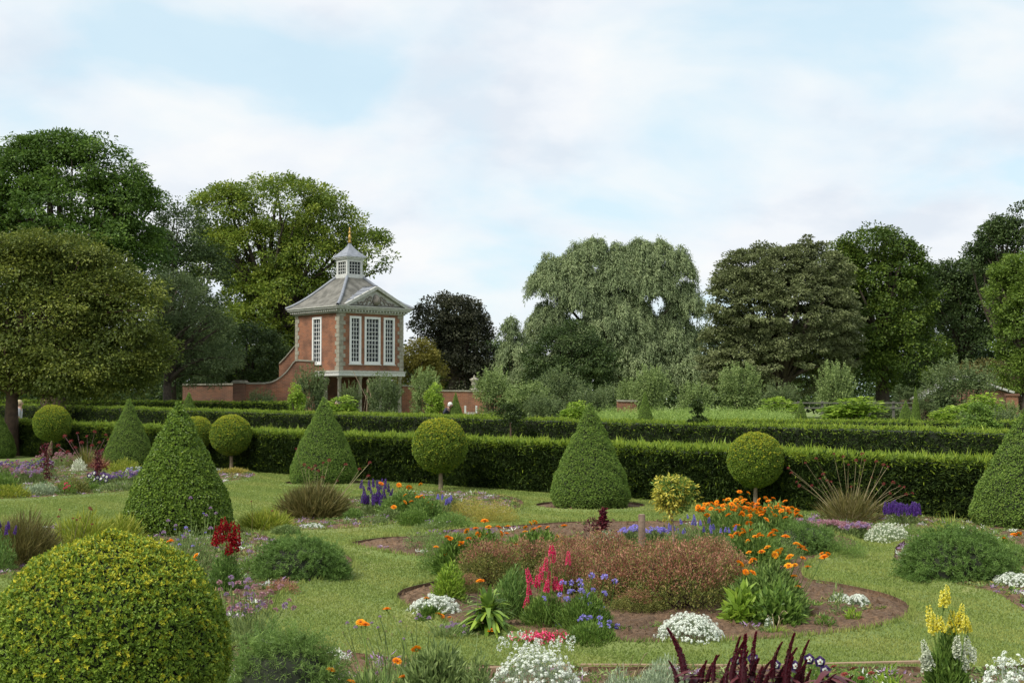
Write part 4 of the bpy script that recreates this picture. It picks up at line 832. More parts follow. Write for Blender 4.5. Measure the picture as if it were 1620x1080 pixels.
r_, h_ = sp(780, 592, 26, 62); pA = shrub_proto("grey_green_shrub", "rounded grey-green shrub right of the brick wall with the urn", "shrub", 780, 62, r_, h_, "greygreen", .11, .05, 90, 60, .28, 60, group=GS)
r_, h_ = sp(888, 590, 30, 64); pB = shrub_proto("dark_shrub", "dusty dark green shrub left of the large yew cone's tip", "shrub", 888, 64, r_, h_, "t_grey", .11, .05, 90, 60, .28, 70, group=GS)
r_, h_ = sp(687, 606, 14, 60); pC = shrub_proto("bright_climber", "bright green leafy column beside the small distant cone", "shrub", 687, 60, r_, h_, "bright", .1, .06, 70, 40, .16, 0, group=GS)
def cps(src, px, d, top, half, label, rz=0, base=None):
    r0_, h0_ = base; r1, h1 = sp(px, top, half, d); return copy_tree(src, (xat(px, d), d, 0), rz, (r1 / r0_, r1 / r0_, h1 / h0_), label, GS)
bA = sp(780, 592, 26, 62); bB = sp(888, 590, 30, 64); bC = sp(687, 606, 14, 60)
for px, d, top, half, lab in ((1030, 66, 589, 27, "pale rounded shrub above the asparagus ferns, behind the small cone"), (1000, 68, 606, 22, "silvery shrub immediately left of the pale rounded shrub by the asparagus"), (835, 60, 612, 32, "light green loose shrub between the dark dwarf tree and the dusty shrub"),
                              (1320, 62, 584, 26, "upright pale shrub right of the middle of the rail fence"), (1168, 66, 586, 30, "grey-green shrub at the foot of the brownish chestnut, left side"), (1100, 64, 612, 26, "loose pale shrub behind the dark little conifer"),
                              (674, 66, 592, 20, "grey-green shrub over the wall just right of the golden tree"), (1590, 56, 640, 18, "small pale shrub under the right brick pier")):
    cps(pA, px, d, top, half, lab, R.random() * 6, bA)
for px, d, top, half, lab in ((492, 69, 588, 24, "dark grey-green bush in front of the loggia's left end"), (608, 66, 598, 24, "dense grey-green bush in front of the loggia's right columns"), (1518, 57, 578, 46, "broad dark shrub hiding the middle of the outbuilding"), (1475, 58, 622, 28, "low dark shrub under the outbuilding's white bargeboard"), (555, 70, 612, 16, "small dusty bush between the loggia columns"),
                              (930, 62, 618, 30, "low dark bush just right of the large yew cone's tip"), (860, 58, 628, 26, "low dark bush under the dusty shrub left of the large cone"), (415, 70, 622, 20, "thin scraggly bush in front of the curved brick wall"), (1390, 62, 640, 40, "dark low bush along the rail fence near the far right cone"), (1560, 46, 650, 40, "dark bush beside the big cone at the right edge"), (970, 74, 612, 30, "dark bush right of the large cone, under the willow"), (1230, 70, 612, 26, "dark bush under the chestnut's middle")):
    cps(pB, px, d, top, half, lab, R.random() * 6, bB)
for px, d, top, half, lab in ((470, 66, 606, 12, "bright green leafy column against the curved brick wall"), (538, 60, 626, 24, "yellow-green bush before the loggia, by the person with the pale hat"), (1232, 60, 628, 30, "yellow-green bush at the left end of the rail fence"), (1350, 58, 628, 42, "yellow-green vines topping the middle of the rail fence"),
                              (910, 54, 634, 20, "bright leafy plant touching the left side of the large yew cone's tip"), (1500, 50, 642, 26, "bright green bush below the outbuilding"), (700, 60, 645, 14, "small bright plant at the feet of the stooping person"), (1550, 52, 622, 30, "leafy green bush before the outbuilding's right side")):
    cps(pC, px, d, top, half, lab, R.random() * 6, bC)
# little dark standard and dark conifer rising behind the front hedge
d = 37; dt = thing("dwarf_tree", "small dark green standard tree on a slim trunk between the two hedges", "tree", (xat(808, d), d, 0)); g = G()
C = crown(g, [(0, 0, zat(656, d), 20 / FPX * d, .3, 16 / FPX * d)], 46, 70, .06, .03, .11); g.build("crown", M["yew_dark"], dt); g = G(); tubes(g, [curve((0, 0, -.05), (0, 0, zat(668, d)), 5)], .03, 6); g.build("trunk", M["bark_brown"], dt)
d = 34; dt = thing("dark_conifer", "dark ragged little conifer behind the front hedge, right of centre", "conifer", (xat(1103, d), d, 0)); g = G()
C = crown(g, [(0, 0, .7, .3, .3, .55), (-.02, 0, 1.25, .12, .12, .35), (0, 0, 1.55, .04, .04, .12)], 90, 60, .07, .03, .1, flat=.4); g.build("crown", M["yew_dark"], dt); g = G(); tubes(g, [curve((0, 0, -.05), (0, 0, 1.5), 5)], .025, 6); g.build("trunk", M["bark"], dt)
d = 30.5; dt = thing("dark_conifer", "spreading young conifer behind the second hedge at the right", "conifer", (xat(1545, 33), 33, 0)); g = G()
C = crown(g, [(0, 0, .8, .6, .5, .4), (0, 0, 1.2, .3, .3, .35)], 110, 60, .08, .035, .13, flat=.4); g.build("crown", M["yew"], dt); g = G(); tubes(g, [curve((0, 0, -.05), (0, 0, 1.3), 5)], .03, 6); g.build("trunk", M["bark"], dt)
# asparagus ferns
g = G(); n = 1300; px = R.uniform(945, 1245, n); dd = R.uniform(47, 62, n); X = (px - CX) / FPX * dd; k = 150
H = .9 + .45 * (.5 + .5 * vnoise(X, dd, .5, 6)); C = np.column_stack([X, dd, H * .55]); P = C[:, None] + R.normal(0, 1, (n, k, 3)) * [.22, .22, 1] * np.array([1, 1, .22]); P[..., 2] = np.clip(P[..., 2] + 0 * H[:, None], .05, None)
P = P.reshape(-1, 3); leaves(g, P, unit(R.normal(0, .5, (n * k, 3)) + UP * .4), rdir(n * k), .14, .018, 0, np.clip(np.repeat(R.random(n), k) * .3 + .6 * R.random(n * k), 0, 1))
tag(g.build("asparagus_ferns", M["aspar"]), "soft pale green mass of asparagus fern behind the hedges", "asparagus", kind="stuff")
# kitchen garden ground planting
g = G(); n = 900; X = R.uniform(-26, 26, n); Y = R.uniform(48, 74, n); ok = ~((X > 2.5) & (X < 12) & (Y < 62)); X, Y = X[ok], Y[ok]; n = len(X); k = 60
C = np.column_stack([X, Y, R.uniform(.1, .45, n)]); P = (C[:, None] + R.normal(0, 1, (n, k, 3)) * [.35, .35, .16]).reshape(-1, 3); P[:, 2] = np.abs(P[:, 2])
leaves(g, P, rdir(n * k), unit(R.normal(0, .5, (n * k, 3)) + UP * .7), .14, .08, 0, np.clip(np.repeat(R.random(n), k) * .6 + .4 * R.random(n * k), 0, 1)); 
tag(g.build("kitchen_garden_greens", M["green"]), "mixed low green planting of the kitchen garden behind the hedges", "planting", kind="stuff")
for i, px in enumerate((1424, 1431, 1438, 1446, 1453, 1423)):
    pass
GY = "thin upright shrubs behind the far right cone"
for i, (px, top, d) in enumerate(((1422, 608, 63), (1432, 616, 64), (1441, 616, 65), (1454, 614, 64))):
    t = thing("upright_shrub", ("tallest, leftmost" if i == 0 else "second from left", "second from left", "third from left", "rightmost")[0 if i == 0 else i] + " of the thin upright shrubs standing behind the far right cone", "shrub", (xat(px, d), d, 0), 0, GY); g = G(); h = zat(top, d)
    crown(g, [(0, 0, h * .55, .14, .14, h * .45)], 40, 40, .1, .03, .14); g.build("foliage", M["t_grey"], t); g = G(); tubes(g, [curve((0, 0, -.05), (0, 0, h * .9), 4)], .03, 5); g.build("stem", M["bark"], t)
# ================================================================ flowers: prototype meshes shared by copies
def mesh_of(g, name, mats):
    o = g.build(name, mats); me = o.data; bpy.data.objects.remove(o); return me
def ringpetals(g, n, r0, r1, w, z, tilt, mat=0, rnd=None, droop=.1, jit=.1):
    a = np.linspace(0, 2 * math.pi, n, endpoint=False) + R.normal(0, jit, n)
    D = np.column_stack([np.cos(a) * math.cos(tilt), np.sin(a) * math.cos(tilt), np.full(n, math.sin(tilt))]); P = np.column_stack([np.cos(a) * r0, np.sin(a) * r0, np.full(n, z)])
    leaves(g, P, D, UP + R.normal(0, .15, (n, 3)), (r1 - r0) * R.uniform(.9, 1.08, n), w, mat, rnd, fold=.1, droop=droop, mid=.62)
def daisy(m, r=.03, eye="eye"):
    g = G(); ringpetals(g, 18, .25 * r, r, r * .34, 0, .12); ringpetals(g, 15, .2 * r, r * .82, r * .3, .06 * r, .4); ringpetals(g, 11, .1 * r, r * .55, r * .25, .12 * r, .8)
    lathe(g, [(.001, .02 * r), (.28 * r, .06 * r), (.26 * r, .2 * r), (.14 * r, .3 * r), (.001, .32 * r)], 8, mat=1, noise=.06); lathe(g, [(.001, -.35 * r), (.2 * r, -.3 * r), (.3 * r, -.05 * r)], 7, mat=2)
    return mesh_of(g, "flower_head", [M[m], M[eye], M["green"]])
DA = [daisy("orange", .031), daisy("orange", .027), daisy("amber", .029), daisy("orange", .034)]
def globe(m, r, n=60, L=.008):
    g = G(); D = rdir(n); D[:, 2] = np.abs(D[:, 2]) * 1.0 - .25; leaves(g, D * r * .45, D + R.normal(0, .2, (n, 3)), rdir(n), r * .75, r * .32); return mesh_of(g, "flower_head", [M[m]])
GLO = {"lilac": globe("lilac", .017), "redhead": globe("redhead", .03), "pinkish": globe("pinkish", .017), "straw": globe("straw", .012, 30), "white": globe("white", .011, 40), "pinkg": globe("pink", .014, 40), "blue": globe("blue", .014, 40), "purple": globe("purple", .015, 40)}
def snap(m, length=.12, r=.024, n=30, m2=None):
    g = G()
    for i in range(n):
        t = (i + .5) / n; a = i * 2.4; z = length * t; rr = r * (1.0 - .6 * t ** 2); fs = .018 * (1 - .55 * t)
        c = np.array([math.cos(a) * rr * .6, math.sin(a) * rr * .6, z]); o = np.array([math.cos(a), math.sin(a), .25]); k = 7
        D = unit(o * .8 + R.normal(0, .55, (k, 3))); leaves(g, np.repeat(c[None], k, 0), D, rdir(k), fs * 1.25, fs * .95, 1 if (m2 and t < .35) else 0, fold=.35, mid=.6)
    tubes(g, [curve((0, 0, -.03), (0, 0, length * 1.05), 3)], .003, 4, mat=2)
    return mesh_of(g, "flower_spike", [M[m], M[m2 or m], M["green"]])
SN = {"pink": [snap("pink", .11), snap("pink", .08, .026, 22), snap("pink", .14)], "yellow": [snap("yellow", .13, .026, 32), snap("yellow", .10, .025, 26)], "cream": [snap("cream", .12, .026, 28)], "crimson": [snap("crimson", .14, .03, 30), snap("crimson", .09, .03, 22)], "purple": [snap("purple", .16, .022, 40)], "blue": [snap("blue", .10, .018, 26)]}
def head(parent, me, loc, tilt=.35, s=1.0, name="flower_head"):
    o = link(name, me, parent, loc); a = R.random() * 6.28; o.rotation_euler = (R.normal(0, tilt), R.normal(0, tilt), a); o.scale = (s, s, s); return o
# ---------------------------------------------------------------- foliage builders (local coordinates, root on the ground)
def dome(g, r, h, n, L, W, mat=0, z0=.0, shell=.5, up=.5, flat=None, rnd_b=.0, sq=1.0, clumps=0, sway=.4, ry=None):
    D = rdir(n); D[:, 2] = np.abs(D[:, 2]); q = shell + (1 - shell) * R.random(n) ** .6
    lump = 1 + .13 * vnoise(D[:, 0] * 2 + D[:, 2], D[:, 1] * 2, 1.3, 3)
    P = D * [r, ry or r, (h - z0)] * (q * lump)[:, None] ** sq + [0, 0, z0]
    cl = .5 + .5 * vnoise(D[:, 0], D[:, 1] + D[:, 2], 7, 5)
    leaves(g, P, unit(D * .8 + UP * up + R.normal(0, sway, (n, 3))), unit(D + UP * .3 + R.normal(0, .5, (n, 3))), L * R.uniform(.6, 1.3, n), W * R.uniform(.7, 1.2, n), mat, np.clip(.35 * cl + .65 * R.random(n) + rnd_b, 0, 1))
    return P
def sprays(g, r, h, n, k, L, W, mat=0, ln=.16, z0=0, ry=None, sh=.35):
    """feathery sprays: each a little arching stalk carrying thin leaflets"""
    D = rdir(n); D[:, 2] = np.abs(D[:, 2]); q = sh + (1 - sh) * R.random(n) ** .5; lump = 1 + .12 * vnoise(D[:, 0] * 2, D[:, 1] * 2 + D[:, 2], 1.5, 8)
    B = D * [r, ry or r, h - z0] * (q * lump)[:, None] + [0, 0, z0]; ax = unit(D * .9 + UP * .35 + R.normal(0, .3, (n, 3))); t = R.random((n, k))
    P = (B - ax * ln * .6)[:, None] + ax[:, None] * (t * ln)[..., None] - UP * (.25 * ln * t ** 2)[..., None]; side = R.normal(0, 1, (n, k, 3)); A = unit(ax[:, None] * .5 + unit(side) * .9)
    cl = np.repeat(.5 + .5 * vnoise(B[:, 0], B[:, 1] + B[:, 2], 9, 2), k)
    leaves(g, P.reshape(-1, 3), A.reshape(-1, 3), rdir(n * k), L * R.uniform(.6, 1.3, n * k), W, mat, np.clip(.4 * cl + .2 * np.repeat(R.random(n), k) + .4 * R.random(n * k), 0, 1), fold=.0)
def tuft(g, r, h, n, W, mat=0, base=.12, bend=.7, k=5):
    a = R.random(n) * 6.28; o = R.random(n) ** .6; D = np.column_stack([np.cos(a) * o, np.sin(a) * o, .35 + R.random(n) * .6]); D = unit(D + R.normal(0, .16, (n, 3)))
    P = np.column_stack([np.cos(a) * o * base, np.sin(a) * o * base, np.zeros(n)]); L = np.hypot(r, h) * R.uniform(.6, 1.1, n); blades(g, P, D, L, W, bend * R.uniform(.5, 1.1, n) * (o + .1), k, mat)
def stemmed(g, tops, mat=0, r=.0022, base=.35, bend=.03):
    P = [curve((t[0] * base + R.normal(0, .01), t[1] * base + R.normal(0, .01), 0), t, 6, R.normal(0, bend, 3) * [1, 1, 0]) for t in tops]
    if len(P): tubes(g, P, np.linspace(r * 1.3, r * .8, 6)[None].repeat(len(P), 0), 3, mat)
def pt_(px, d): return (xat(px, d), d, 0)
def size(half, top, d): return half / FPX * d, zat(top, d)
def loc_px(root, px, py, d):
    return np.array([xat(px, d) - root.location[0], d - root.location[1], zat(py, d)])
def marigold(px, d, half, top, label, heads_px=(), nrand=0, hs=1.0, mix=(0, 1, 3, 2), dens=1.0, fol="green", rtop=None, group="orange marigold plants", zlo=.6, ltrs=.07):
    r, h = size(half, top, d); root = thing("marigold_plant", label, "marigold", pt_(px, d), 0, group)
    tops = []
    for hx, hy in heads_px:
        dd = d + np.clip(R.normal(0, .35), -.6, .6) * r; tops.append(loc_px(root, hx, hy, dd))
    for _ in range(nrand):
        a = R.random() * 6.28; q = math.sqrt(R.random()); tops.append(np.array([q * r * math.cos(a), q * r * math.sin(a), h * R.uniform(zlo, 1.05) * (1 - .2 * q)]))
    fh = h * .82
    g = G(); n = int(2200 * dens * min(1.5, max(.4, r / .25))); dome(g, r * 1.02, fh, n, ltrs, ltrs * .3, shell=.3, up=.5); dome(g, r * .9, fh * .5, n // 3, ltrs * 1.3, ltrs * .42, shell=.4, up=.1)
    g.build("foliage", M[fol], root); g = G(); stemmed(g, tops, 0, .0028); 
    if tops: g.build("stems", M["green"], root)
    for t in tops: head(root, DA[mix[R.integers(len(mix))]], t + [0, 0, .003], .45, hs * R.uniform(.85, 1.2))
    return root
def alyssum(px, d, half, top, label, m="white", group="low white flowering mounds", nh=None, dens=1.0):
    r, h = size(half, top, d); root = thing("white_alyssum", label, "alyssum", pt_(px, d), 0, group)
    g = G(); dome(g, r * .97, h * .9, int(2600 * dens), .022, .006, shell=.6); g.build("foliage", M["silver"], root)
    g = G(); n = int((nh or 300) * dens * 1.5); D = rdir(n); D[:, 2] = np.abs(D[:, 2]) * 1.1 + .02; D = unit(D); lump = 1 + .10 * vnoise(D[:, 0] * 2, D[:, 1] * 2, 2.1, 4)
    C = D * [r, r, h] * (lump * R.uniform(.93, 1.06, n))[:, None]; k = 30; U = unit(D[:, None] + R.normal(0, .75, (n, k, 3))); cr = .013 * R.uniform(.7, 1.3, n)
    P = (C[:, None] + U * cr[:, None, None]).reshape(-1, 3); A = unit(np.cross(U.reshape(-1, 3), rdir(n * k))); leaves(g, P - A * .0028, A, U.reshape(-1, 3), .0062, .0062, 0, None, fold=0, mid=.5)
    g.build("blossoms", M[m], root); return root
def fern_bush(px, d, half, top, label, cat="feathery bush", n=900, m="feather", k=34, L=.035, W=.006, name="feathery_bush", group=None, ry=None, ln=.15):
    r, h = size(half, top, d); root = thing(name, label, cat, pt_(px, d), 0, group); g = G(); sprays(g, r, h, n, k, L, W, 0, ln=ln, ry=ry)
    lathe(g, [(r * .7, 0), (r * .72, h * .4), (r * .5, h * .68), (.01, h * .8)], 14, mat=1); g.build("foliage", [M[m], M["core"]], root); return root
def grass(px, d, half, top, label, n=900, W=.006, m="sedge", stalks=(), sm="straw", hm=None, name="grass_tuft", cat="ornamental grass", bend=.7, group=None, hs=1.0, gh=None, base=.12, mound=0):
    r, h = size(half, top, d); root = thing(name, label, cat, pt_(px, d), 0, group); g = G()
    if mound: dome(g, r * .9, (gh or h) * .85, n, mound, W, shell=.25, up=.45, sway=.25); tuft(g, r * .9, (gh or h) * .8, n // 8, W * .8, bend=.9, base=r * .4)
    else: tuft(g, r, gh or h, n, W, bend=bend, base=base * max(.6, r / .3))
    g.build("blades", M[m], root)
    if len(stalks):
        tops = [loc_px(root, sx, sy, d + R.normal(0, .12)) for sx, sy in stalks]; g = G()
        tubes(g, [curve((t[0] * .12, 0, 0), t, 7, (t[0] * R.uniform(-.02, .12), R.normal(0, .04), R.uniform(.02, .09))) for t in tops], np.linspace(.0045, .002, 7)[None] * R.uniform(.6, 1.2, (len(tops), 1)), 4); g.build("stalks", M[sm], root)
        if hm:
            for t in tops: head(root, GLO[hm], t, .4, hs * R.uniform(.7, 1.2))
    return root
def scatter_heads(root, me_list, r, h, n, zlo=.75, tilt=.4, s=(.8, 1.2), ry=None, name="flower_head"):
    tops = []
    for i in range(n):
        a = R.random() * 6.28; q = math.sqrt(R.random()); z = h * (R.uniform(zlo, 1.02)) * (1 - .18 * q * q); p = np.array([q * r * math.cos(a), q * (ry or r) * math.sin(a), z]); tops.append(p)
        head(root, me_list[i % len(me_list)], p, tilt, R.uniform(*s), name)
    return tops
def spikes_plant(name, label, cat, px, d, half, top, kinds, n=0, px_heads=(), fol="green", L=.05, W=.012, group=None, nl=1800, fh=.75, s=(.8, 1.15), zlo=.75, tilt=.12, hname="flower_spike", dome_kw={}):
    r, h = size(half, top, d); root = thing(name, label, cat, pt_(px, d), 0, group); g = G(); dome(g, r, h * fh, nl, L, W, shell=.3, up=.8, **dome_kw); g.build("foliage", M[fol], root)
    tops = []
    for sx, sy in px_heads:
        t = loc_px(root, sx, sy, d + R.normal(0, .05)); tops.append(t); head(root, kinds[R.integers(len(kinds))], t, tilt, R.uniform(*s), hname)
    tops += scatter_heads(root, kinds, r * .9, h, n, zlo, tilt, s, name=hname); g = G(); stemmed(g, tops, 0, .003, .5); g.build("stems", M[fol], root); return root
M["herb"] = L_("herb_leaves", (0.06, 0.11, 0.03), (0.12, 0.19, 0.055), (0.24, 0.33, 0.11), 0.3)
# ================================================================ central bed
GBZ = "bronze leaved twiggy bushes of the central bed"
def bronze_proto(r, h, gm, label, px, d):
    root = thing("bronze_bush", label, "bush", pt_(px, d), 0, GBZ); g = G(); n = 11000
    D = rdir(n); D[:, 2] = np.abs(D[:, 2]); q = .35 + .65 * R.random(n) ** .5; lump = 1 + .22 * vnoise(D[:, 0] * 3, D[:, 1] * 3, 1.6, 3)
    P = D ** 1.0 * [r, r, h] * (q * lump)[:, None]; P[:, 2] = h * (1 - (1 - P[:, 2] / h) * R.uniform(.7, 1, n))
    P[:, 2] = np.clip(P[:, 2], .0, h * 1.1); cl = vnoise(P[:, 0], P[:, 1], 9, 3); low = P[:, 2] < h * (gm + .12 + .2 * cl)
    leaves(g, P, unit(D * .5 + UP * .6 + R.normal(0, .5, (n, 3))), rdir(n), R.uniform(.012, .028, n), R.uniform(.006, .012, n), np.where(low | (R.random(n) < .32), 1, 0), np.clip(.3 * (.5 + .5 * cl) + .7 * R.random(n), 0, 1))
    g.build("foliage", [M["bronze"], M["bronze_g"]], root); t = G(); m = 90; Dt = rdir(m); Dt[:, 2] = np.abs(Dt[:, 2]) + .3; T = unit(Dt) * [r, r, h * 1.02]
    tubes(t, [curve((R.normal(0, .05), R.normal(0, .05), 0), q_, 6, R.normal(0, .03, 3)) for q_ in T], np.linspace(.005, .0015, 6)[None].repeat(m, 0), 3); t.build("stems", M["bark_brown"], root); return root
BZ = [bronze_proto(.36, .46, .30, "reddish brown twiggy bush, front row, right of the pink snapdragons", 985, 11.0), bronze_proto(.33, .42, .55, "browner bush at the left end of the twiggy row, behind the orange marigolds' foliage", 775, 12.0)]
for i, (px, d, s, sz, lab) in enumerate(((1075, 10.75, 1.08, 1.1, "largest reddish twiggy bush, front row, behind the middle white alyssum"), (1150, 11.2, .9, 1.05, "reddish twiggy bush at the right end, touching the big right hand marigold"), (905, 11.6, .95, .95, "twiggy brown bush behind the pink snapdragons"),
        (838, 12.4, 1.0, .92, "twiggy brown bush in the second row behind the dark green narrow leaved plant"), (960, 12.6, 1.0, .95, "twiggy brown bush in the back row, left of the wooden stake"), (1040, 12.1, 1.0, .98, "twiggy reddish bush around the foot of the wooden stake"),
        (1120, 12.3, .9, 1.0, "twiggy reddish bush in the back row right of the variegated standard"), (735, 11.6, .55, .75, "small low twiggy bush at the far left of the brown row"), (900, 13.3, .9, .8, "low back row twiggy bush behind the brown mass, left"), (1010, 10.6, .7, .62, "low green-brown bush in front of the reddish row, by the blue flowers"))):
    copy_tree(BZ[i % 2 if i != 7 else 1], pt_(px, d), i * 1.3, (s, s, s * sz / 1.0), lab, GBZ)
marigold(720, 12.9, 30, 842, "marigold plant at the left tip of the central bed", [(713, 852), (730, 860), (742, 852), (707, 878), (709, 850)], 3, hs=1.25, dens=1)
marigold(765, 13.3, 34, 832, "marigold plant between the left tip one and the back row in the central bed", [(767, 824), (773, 834), (739, 840), (757, 846), (753, 836), (789, 834)], 4, hs=1.25, dens=1)
marigold(845, 14.0, 55, 836, "marigold plant along the back edge of the central bed, behind the brown bushes", [(804, 833), (802, 844), (839, 828), (831, 834), (844, 838), (866, 834), (853, 834), (892, 832), (881, 849), (846, 826)], 5, hs=1.25, dens=1)
H1 = [(1168, 892), (1190, 885), (1182, 874), (1202, 873), (1227, 874), (1217, 845), (1202, 848), (1240, 849), (1261, 863), (1270, 870), (1246, 881), (1267, 883), (1254, 894), (1221, 905), (1188, 906), (1252, 912), (1258, 928), (1300, 881), (1306, 876), (1211, 866), (1223, 878), (1198, 846), (1256, 860), (1232, 870), (1177, 905), (1264, 866), (1296, 876), (1186, 887), (1216, 901), (1244, 895), (1274, 897)]
marigold(1212, 10.4, 58, 885, "big leafy marigold plant at the right end of the brown bushes", H1, dens=2.0, ltrs=.075, hs=1.12, fol="herb")
marigold(1155, 14.8, 55, 786, "dense marigold plant under the dull green topiary ball, left part", [], 60, 1.15, zlo=.8, mix=(0, 2, 1, 3), fol="dill", dens=.8)
marigold(1220, 15.0, 48, 786, "dense marigold plant under the dull green topiary ball, right part", [(1168, 778), (1182, 780), (1150, 790)], 46, 1.15, zlo=.8, mix=(0, 2, 1, 3), fol="dill", dens=.8)
marigold(1190, 13.6, 55, 825, "looser marigold plant in front of the dense pair", [(1163, 832), (1150, 815), (1182, 818), (1210, 822), (1240, 819), (1158, 808)], 12, 1.25, zlo=.7, fol="dill", dens=.7)
# snapdragons pink
hp_ = [(872, 877), (874, 890), (898, 893), (862, 903), (839, 924), (857, 921), (868, 926), (864, 935), (885, 933), (837, 940), (832, 963), (878, 932), (850, 929)]
spikes_plant("pink_snapdragon", "clump of bright pink snapdragons in the front of the central bed", "snapdragon", 862, 9.95, 38, 925, SN["pink"], 0, hp_, nl=2600, L=.045, W=.009, s=(.7, .95), fol="green")
r, h = size(48, 990, 9.25); root = thing("pink_mat", "low mat of tiny bright pink flowers on the soil below the pink snapdragons", "flower mat", pt_(858, 9.35)); g = G(); n = 170; P = R.normal(0, 1, (n, 3)) * [.1, .07, 0] + [0, 0, .05]; P[:, 2] = R.uniform(.02, .07, n)
leaves(g, np.repeat(P, 5, 0), rdir(n * 5), rdir(n * 5) * .3 + UP, .016, .012, 0, fold=.1); g.build("flowers", M["pink"], root); g = G(); leaves(g, R.normal(0, 1, (500, 3)) * [.1, .07, 0] + [0, 0, .01], rdir(500), rdir(500) + UP, .03, .007); g.build("foliage", M["green"], root)
# broadleaf rosette
root = thing("broad_leaved_plant", "fresh green plant with broad drooping leaves left of the pink snapdragons", "leafy plant", pt_(772, 9.75)); g = G(); n = 190; a = R.random(n) * 6.28; el = R.uniform(.1, 1.4, n)
D = np.column_stack([np.cos(a) * np.cos(el), np.sin(a) * np.cos(el), np.sin(el)]); L0 = R.uniform(.08, .2, n)
for m in (0,):
    P0 = D * .05 + np.column_stack([np.zeros(n), np.zeros(n), R.uniform(0, .17, n)]); blades(g, P0, D, L0, .05, .6 * np.cos(el) + .15, 6, R.integers(0, 2, n).repeat(6), power=.4)
g.build("leaves", [M["bright"], M["green"]], root); g = G(); tops = [loc_px(root, x, y, 9.6) for x, y in ((760, 919), (778, 997), (776, 999))]; stemmed(g, tops[:2], 0, .003); g.build("stems", M["green"], root)
for t in tops[:2]: head(root, DA[3], t, .2, 1.15)
spikes_plant("narrow_leaved_plant", "dark green narrow leaved plant between the broad leaved plant and the pink snapdragons", "leafy plant", 812, 10.25, 30, 902, SN["pink"], 0, fol="feather", nl=3000, L=.06, W=.008, fh=1.0) if False else None
root = thing("narrow_leaved_plant", "dark green narrow leaved plant between the broad leaved one and the pink snapdragons", "leafy plant", pt_(812, 10.3)); g = G(); r, h = size(32, 904, 10.3); dome(g, r, h, 3200, .06, .008, shell=.25, up=.8); g.build("foliage", M["feather"], root)
# blue flowered plants
hb = [(x, y) for x, y in ((935, 910), (955, 912), (916, 918), (903, 921), (971, 919), (918, 925), (890, 922), (925, 947), (932, 955), (945, 968), (958, 985), (975, 990), (966, 995), (935, 995), (922, 997), (950, 998), (905, 935), (885, 940), (860, 946), (883, 990), (961, 1003), (944, 975), (930, 940), (918, 949), (952, 960))]
spikes_plant("blue_flowered_plant", "clump with violet blue flowers right of the pink snapdragons", "blue flowers", 925, 9.75, 44, 925, [GLO["blue"]], 8, hb, nl=4200, L=.045, W=.010, zlo=.6, tilt=.5, s=(1.3, 2.1), hname="flower_head")
spikes_plant("blue_flowered_plant", "low violet blue clump at the lawn edge, before the taller one", "blue flowers", 935, 9.3, 42, 975, [GLO["blue"]], 7, [], nl=2600, L=.035, W=.008, zlo=.8, tilt=.5, s=(1.2, 1.8), hname="flower_head")
alyssum(689, 10.5, 40, 944, "white alyssum in the central bed's left lobe, under one orange flower", nh=260)
alyssum(1088, 9.35, 51, 974, "white alyssum at the front middle of the central bed, behind the dark red tassels", "white", nh=420)
alyssum(1325, 11.05, 17, 940, "small white alyssum at the right lobe of the central bed, left one of two", nh=80)
alyssum(1353, 10.9, 19, 942, "small white alyssum at the right lobe of the central bed, right one of two", nh=90)
alyssum(1213, 9.75, 5, 978, "tiny white flower seedling on the soil right of the middle alyssum", nh=14, dens=1)
marigold(682, 10.2, 14, 960, "single low marigold by the left white alyssum", [(676, 947), (700, 975), (690, 979), (722, 980), (712, 978), (694, 972)], dens=.25)
def leafy(px, d, half, top, label, m="bright", n=1500, L=.04, W=.014, name="leafy_plant", cat="leafy plant", group=None, shell=.3, up=.5):
    r, h = size(half, top, d); root = thing(name, label, cat, pt_(px, d), 0, group); g = G(); dome(g, r, h, n, L, W, shell=shell, up=up); g.build("foliage", M[m], root); return root
leafy(712, 11.1, 26, 893, "yellow-green leafy plant behind the left white alyssum", "bright", 1600, .045, .014)
leafy(690, 13.3, 30, 848, "low fine mound at the left tip of the central bed", "dill", 2600, .03, .006)
leafy(660, 15, 20, 832, "thin grey-green plant with pale mauve flowers by the left tip of the central bed", "greygreen", 500, .04, .007)
leafy(1172, 10.1, 26, 940, "cluster of large pale green leaves at the foot of the big right hand marigold", "bright", 260, .11, .045, up=.2)
leafy(1225, 10.0, 40, 935, "mid green leaves spreading below the big right hand marigold", "green", 900, .08, .03, up=.3)
leafy(1322, 10.4, 14, 925, "thin sparse bluish seedling in the right lobe of the central bed", "greygreen", 160, .05, .01)
leafy(1300, 9.9, 16, 976, "small leafy seedling in the right lobe of the central bed", "green", 140, .04, .012)
leafy(1345, 10.2, 12, 965, "pale green seedling just below the small alyssum pair", "bright", 110, .05, .014)
grass(1222, 9.6, 20, 985, "small yellow-green tuft with dry stalks, right of the middle alyssum", 500, .004, "bright", [(1210, 975), (1218, 972), (1228, 973), (1236, 977), (1242, 970)], "straw", None)
# mauve mat along the back left of the bed
for px, d, half, lab in ((700, 15.6, 45, "low mat with pale mauve flowers behind the left tip marigolds, left"), (760, 16.0, 45, "low mat with pale mauve flowers behind the left tip marigolds, right")):
    spikes_plant("mauve_mat", lab, "flower mat", px, d, half, gd and 838 if px == 700 else 835, [GLO["lilac"]], 26, fol="greygreen", nl=2600, L=.03, W=.006, zlo=.8, s=(.5, .8), hname="flower_head", tilt=.3)
